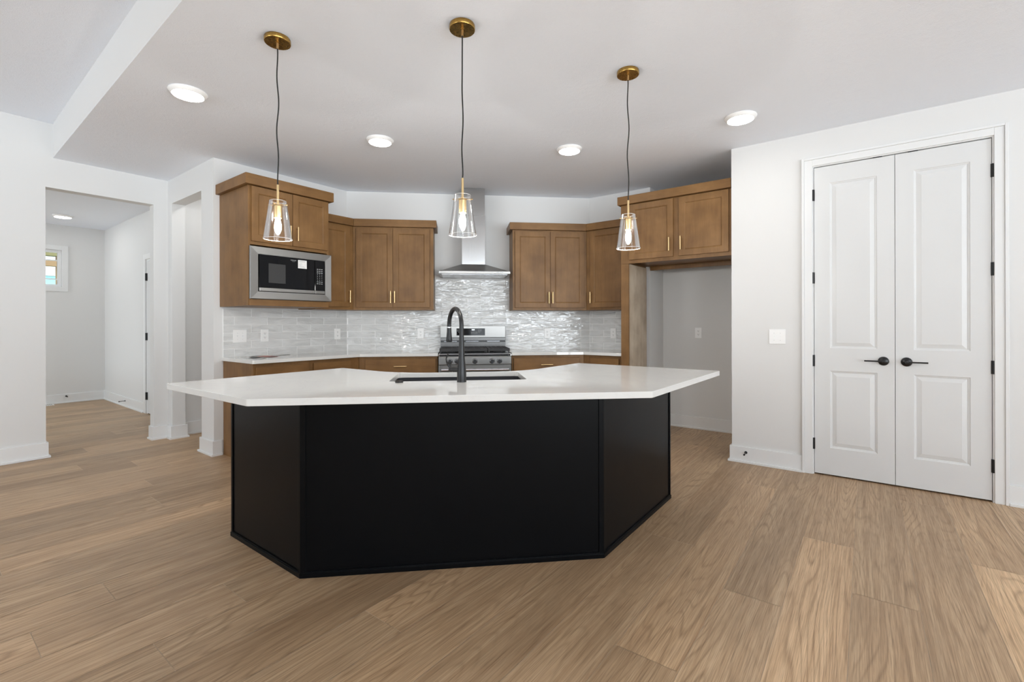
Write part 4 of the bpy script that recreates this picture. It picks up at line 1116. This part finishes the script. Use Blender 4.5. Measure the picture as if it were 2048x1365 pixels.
def switch_plate(frame, xc, y, zc, label, toggles=True):
    t = thing('switch_plate', label, 'light switch', frame, (xc, y, zc))
    mb = MB(); mb.box(xc-.0605, xc+.0605, y-.006, y, zc-.061, zc+.061); mb.build('plate', M['plastic'], t, bevel=0.002)
    for s_ in (-1, 1):
        x = xc + s_*.023
        mb = MB(); mb.box(x-.005, x+.005, y-.0075, y-.0062, zc-.012, zc+.012)
        mb.prism([(x-.0035, y-.0075), (x+.0035, y-.0075), (x+.0028, y-.017), (x-.0028, y-.017)], zc-.001, zc+.006); mb.build('toggle', M['plastic'], t)
        for q in (-1, 1):
            mb = MB(); mb.cyl((x, y-.0062, zc+q*.030), .0028, -.0008, 'Y', 10); mb.build('screw', M['print_light'], t)
    return t
switch_plate(F_LEFT, 1.9955, TY, 1.095, 'square white double switch plate at the left end of the backsplash')
switch_plate(F_PANTRY, -0.5945, -0.0008, 1.095, 'square white double switch plate on the wall left of the pantry doors')

# door stops
def door_stop(frame, x, z, label, sk=0.0):
    t = thing('door_stop', label, 'door stop', frame, (x, -0.0165, z))
    mb = MB(); mb.revolve([(.012, 0), (.012, -.003), (.006, -.006)], (x, -.0165, z), 'Y', 16); mb.tube([(x, -.022, z), (x+sk*.5, -.055, z-.001), (x+sk, -.082, z-.003)], .0042, 8); mb.build('spring', M['black_metal'], t, smooth=40)
    mb = MB(); mb.tube([(x+sk, -.0822, z-.003), (x+sk*1.2, -.094, z-.0035)], .0075, 10); mb.build('tip', M['black_metal'], t, smooth=40)
door_stop(F_PANTRY, -0.832, 0.092, 'small black door stop on the baseboard below the pantry switch plate')
door_stop((Vector((FX, 0, 0)), R(-90)), -8.70, 0.085, 'small black door stop on the foyer baseboard right of the corner')
door_stop((Vector((0, FY, 0)), 0), 1.612, 0.105, 'small black door stop on the foyer baseboard below the window')
# floor vent
t = thing('floor_vent', 'white floor vent by the foyer back wall at the edge of the opening', 'vent', F_WORLD, (1.30, 9.74, 0.0))
mb = MB(); mb.box(1.15, 1.46, 9.69, 9.80, 0.0003, 0.006); mb.build('frame', M['plastic'], t, bevel=0.002)
mb = MB()
for k in range(14): mb.box(1.17+k*.02, 1.18+k*.02, 9.705, 9.785, 0.0061, 0.008)
mb.build('louvre', M['print'], t)

# papers on the left counter
t = thing('booklet', 'open booklet with a red and dark cover lying on the left counter', 'booklet', F_WORLD, (2.05, 4.50, 0.9003))
mb = MB(); n_ = 10
def sheet(mb, x0, x1, y0, y1, zf, th=0.0008):
    for k in range(n_):
        a, b = x0+(x1-x0)*k/n_, x0+(x1-x0)*(k+1)/n_
        za, zb_ = zf(k/n_), zf((k+1)/n_)
        v = [mb.bm.verts.new(p) for p in ((a, y0, za), (b, y0, zb_), (b, y1, zb_), (a, y1, za), (a, y0, za+th), (b, y0, zb_+th), (b, y1, zb_+th), (a, y1, za+th))]
        for q in ((3,2,1,0),(4,5,6,7),(0,1,5,4),(1,2,6,5),(2,3,7,6),(3,0,4,7)): mb._f([v[i] for i in q])
sheet(mb, 1.93, 2.08, 4.46, 4.62, lambda u: 0.9008+0.006*math.sin(math.pi*u)); mb.build('page', M['paper'], t)
mb = MB(); sheet(mb, 2.082, 2.22, 4.46, 4.62, lambda u: 0.9008+0.005*math.sin(math.pi*u)); mb.build('cover', M['paper_red'], t)
mb = MB(); sheet(mb, 1.96, 2.10, 4.46, 4.50, lambda u: 0.909+0.006*math.sin(math.pi*u)); mb.build('insert', M['paper_dark'], t)
mb = MB(); sheet(mb, 2.26, 2.42, 4.62, 4.69, lambda u: 0.9006+0.003*math.sin(math.pi*u))
tag(mb.build('leaflet', M['paper']), 'thin leaflet lying on the left counter, right of the booklet', 'leaflet')
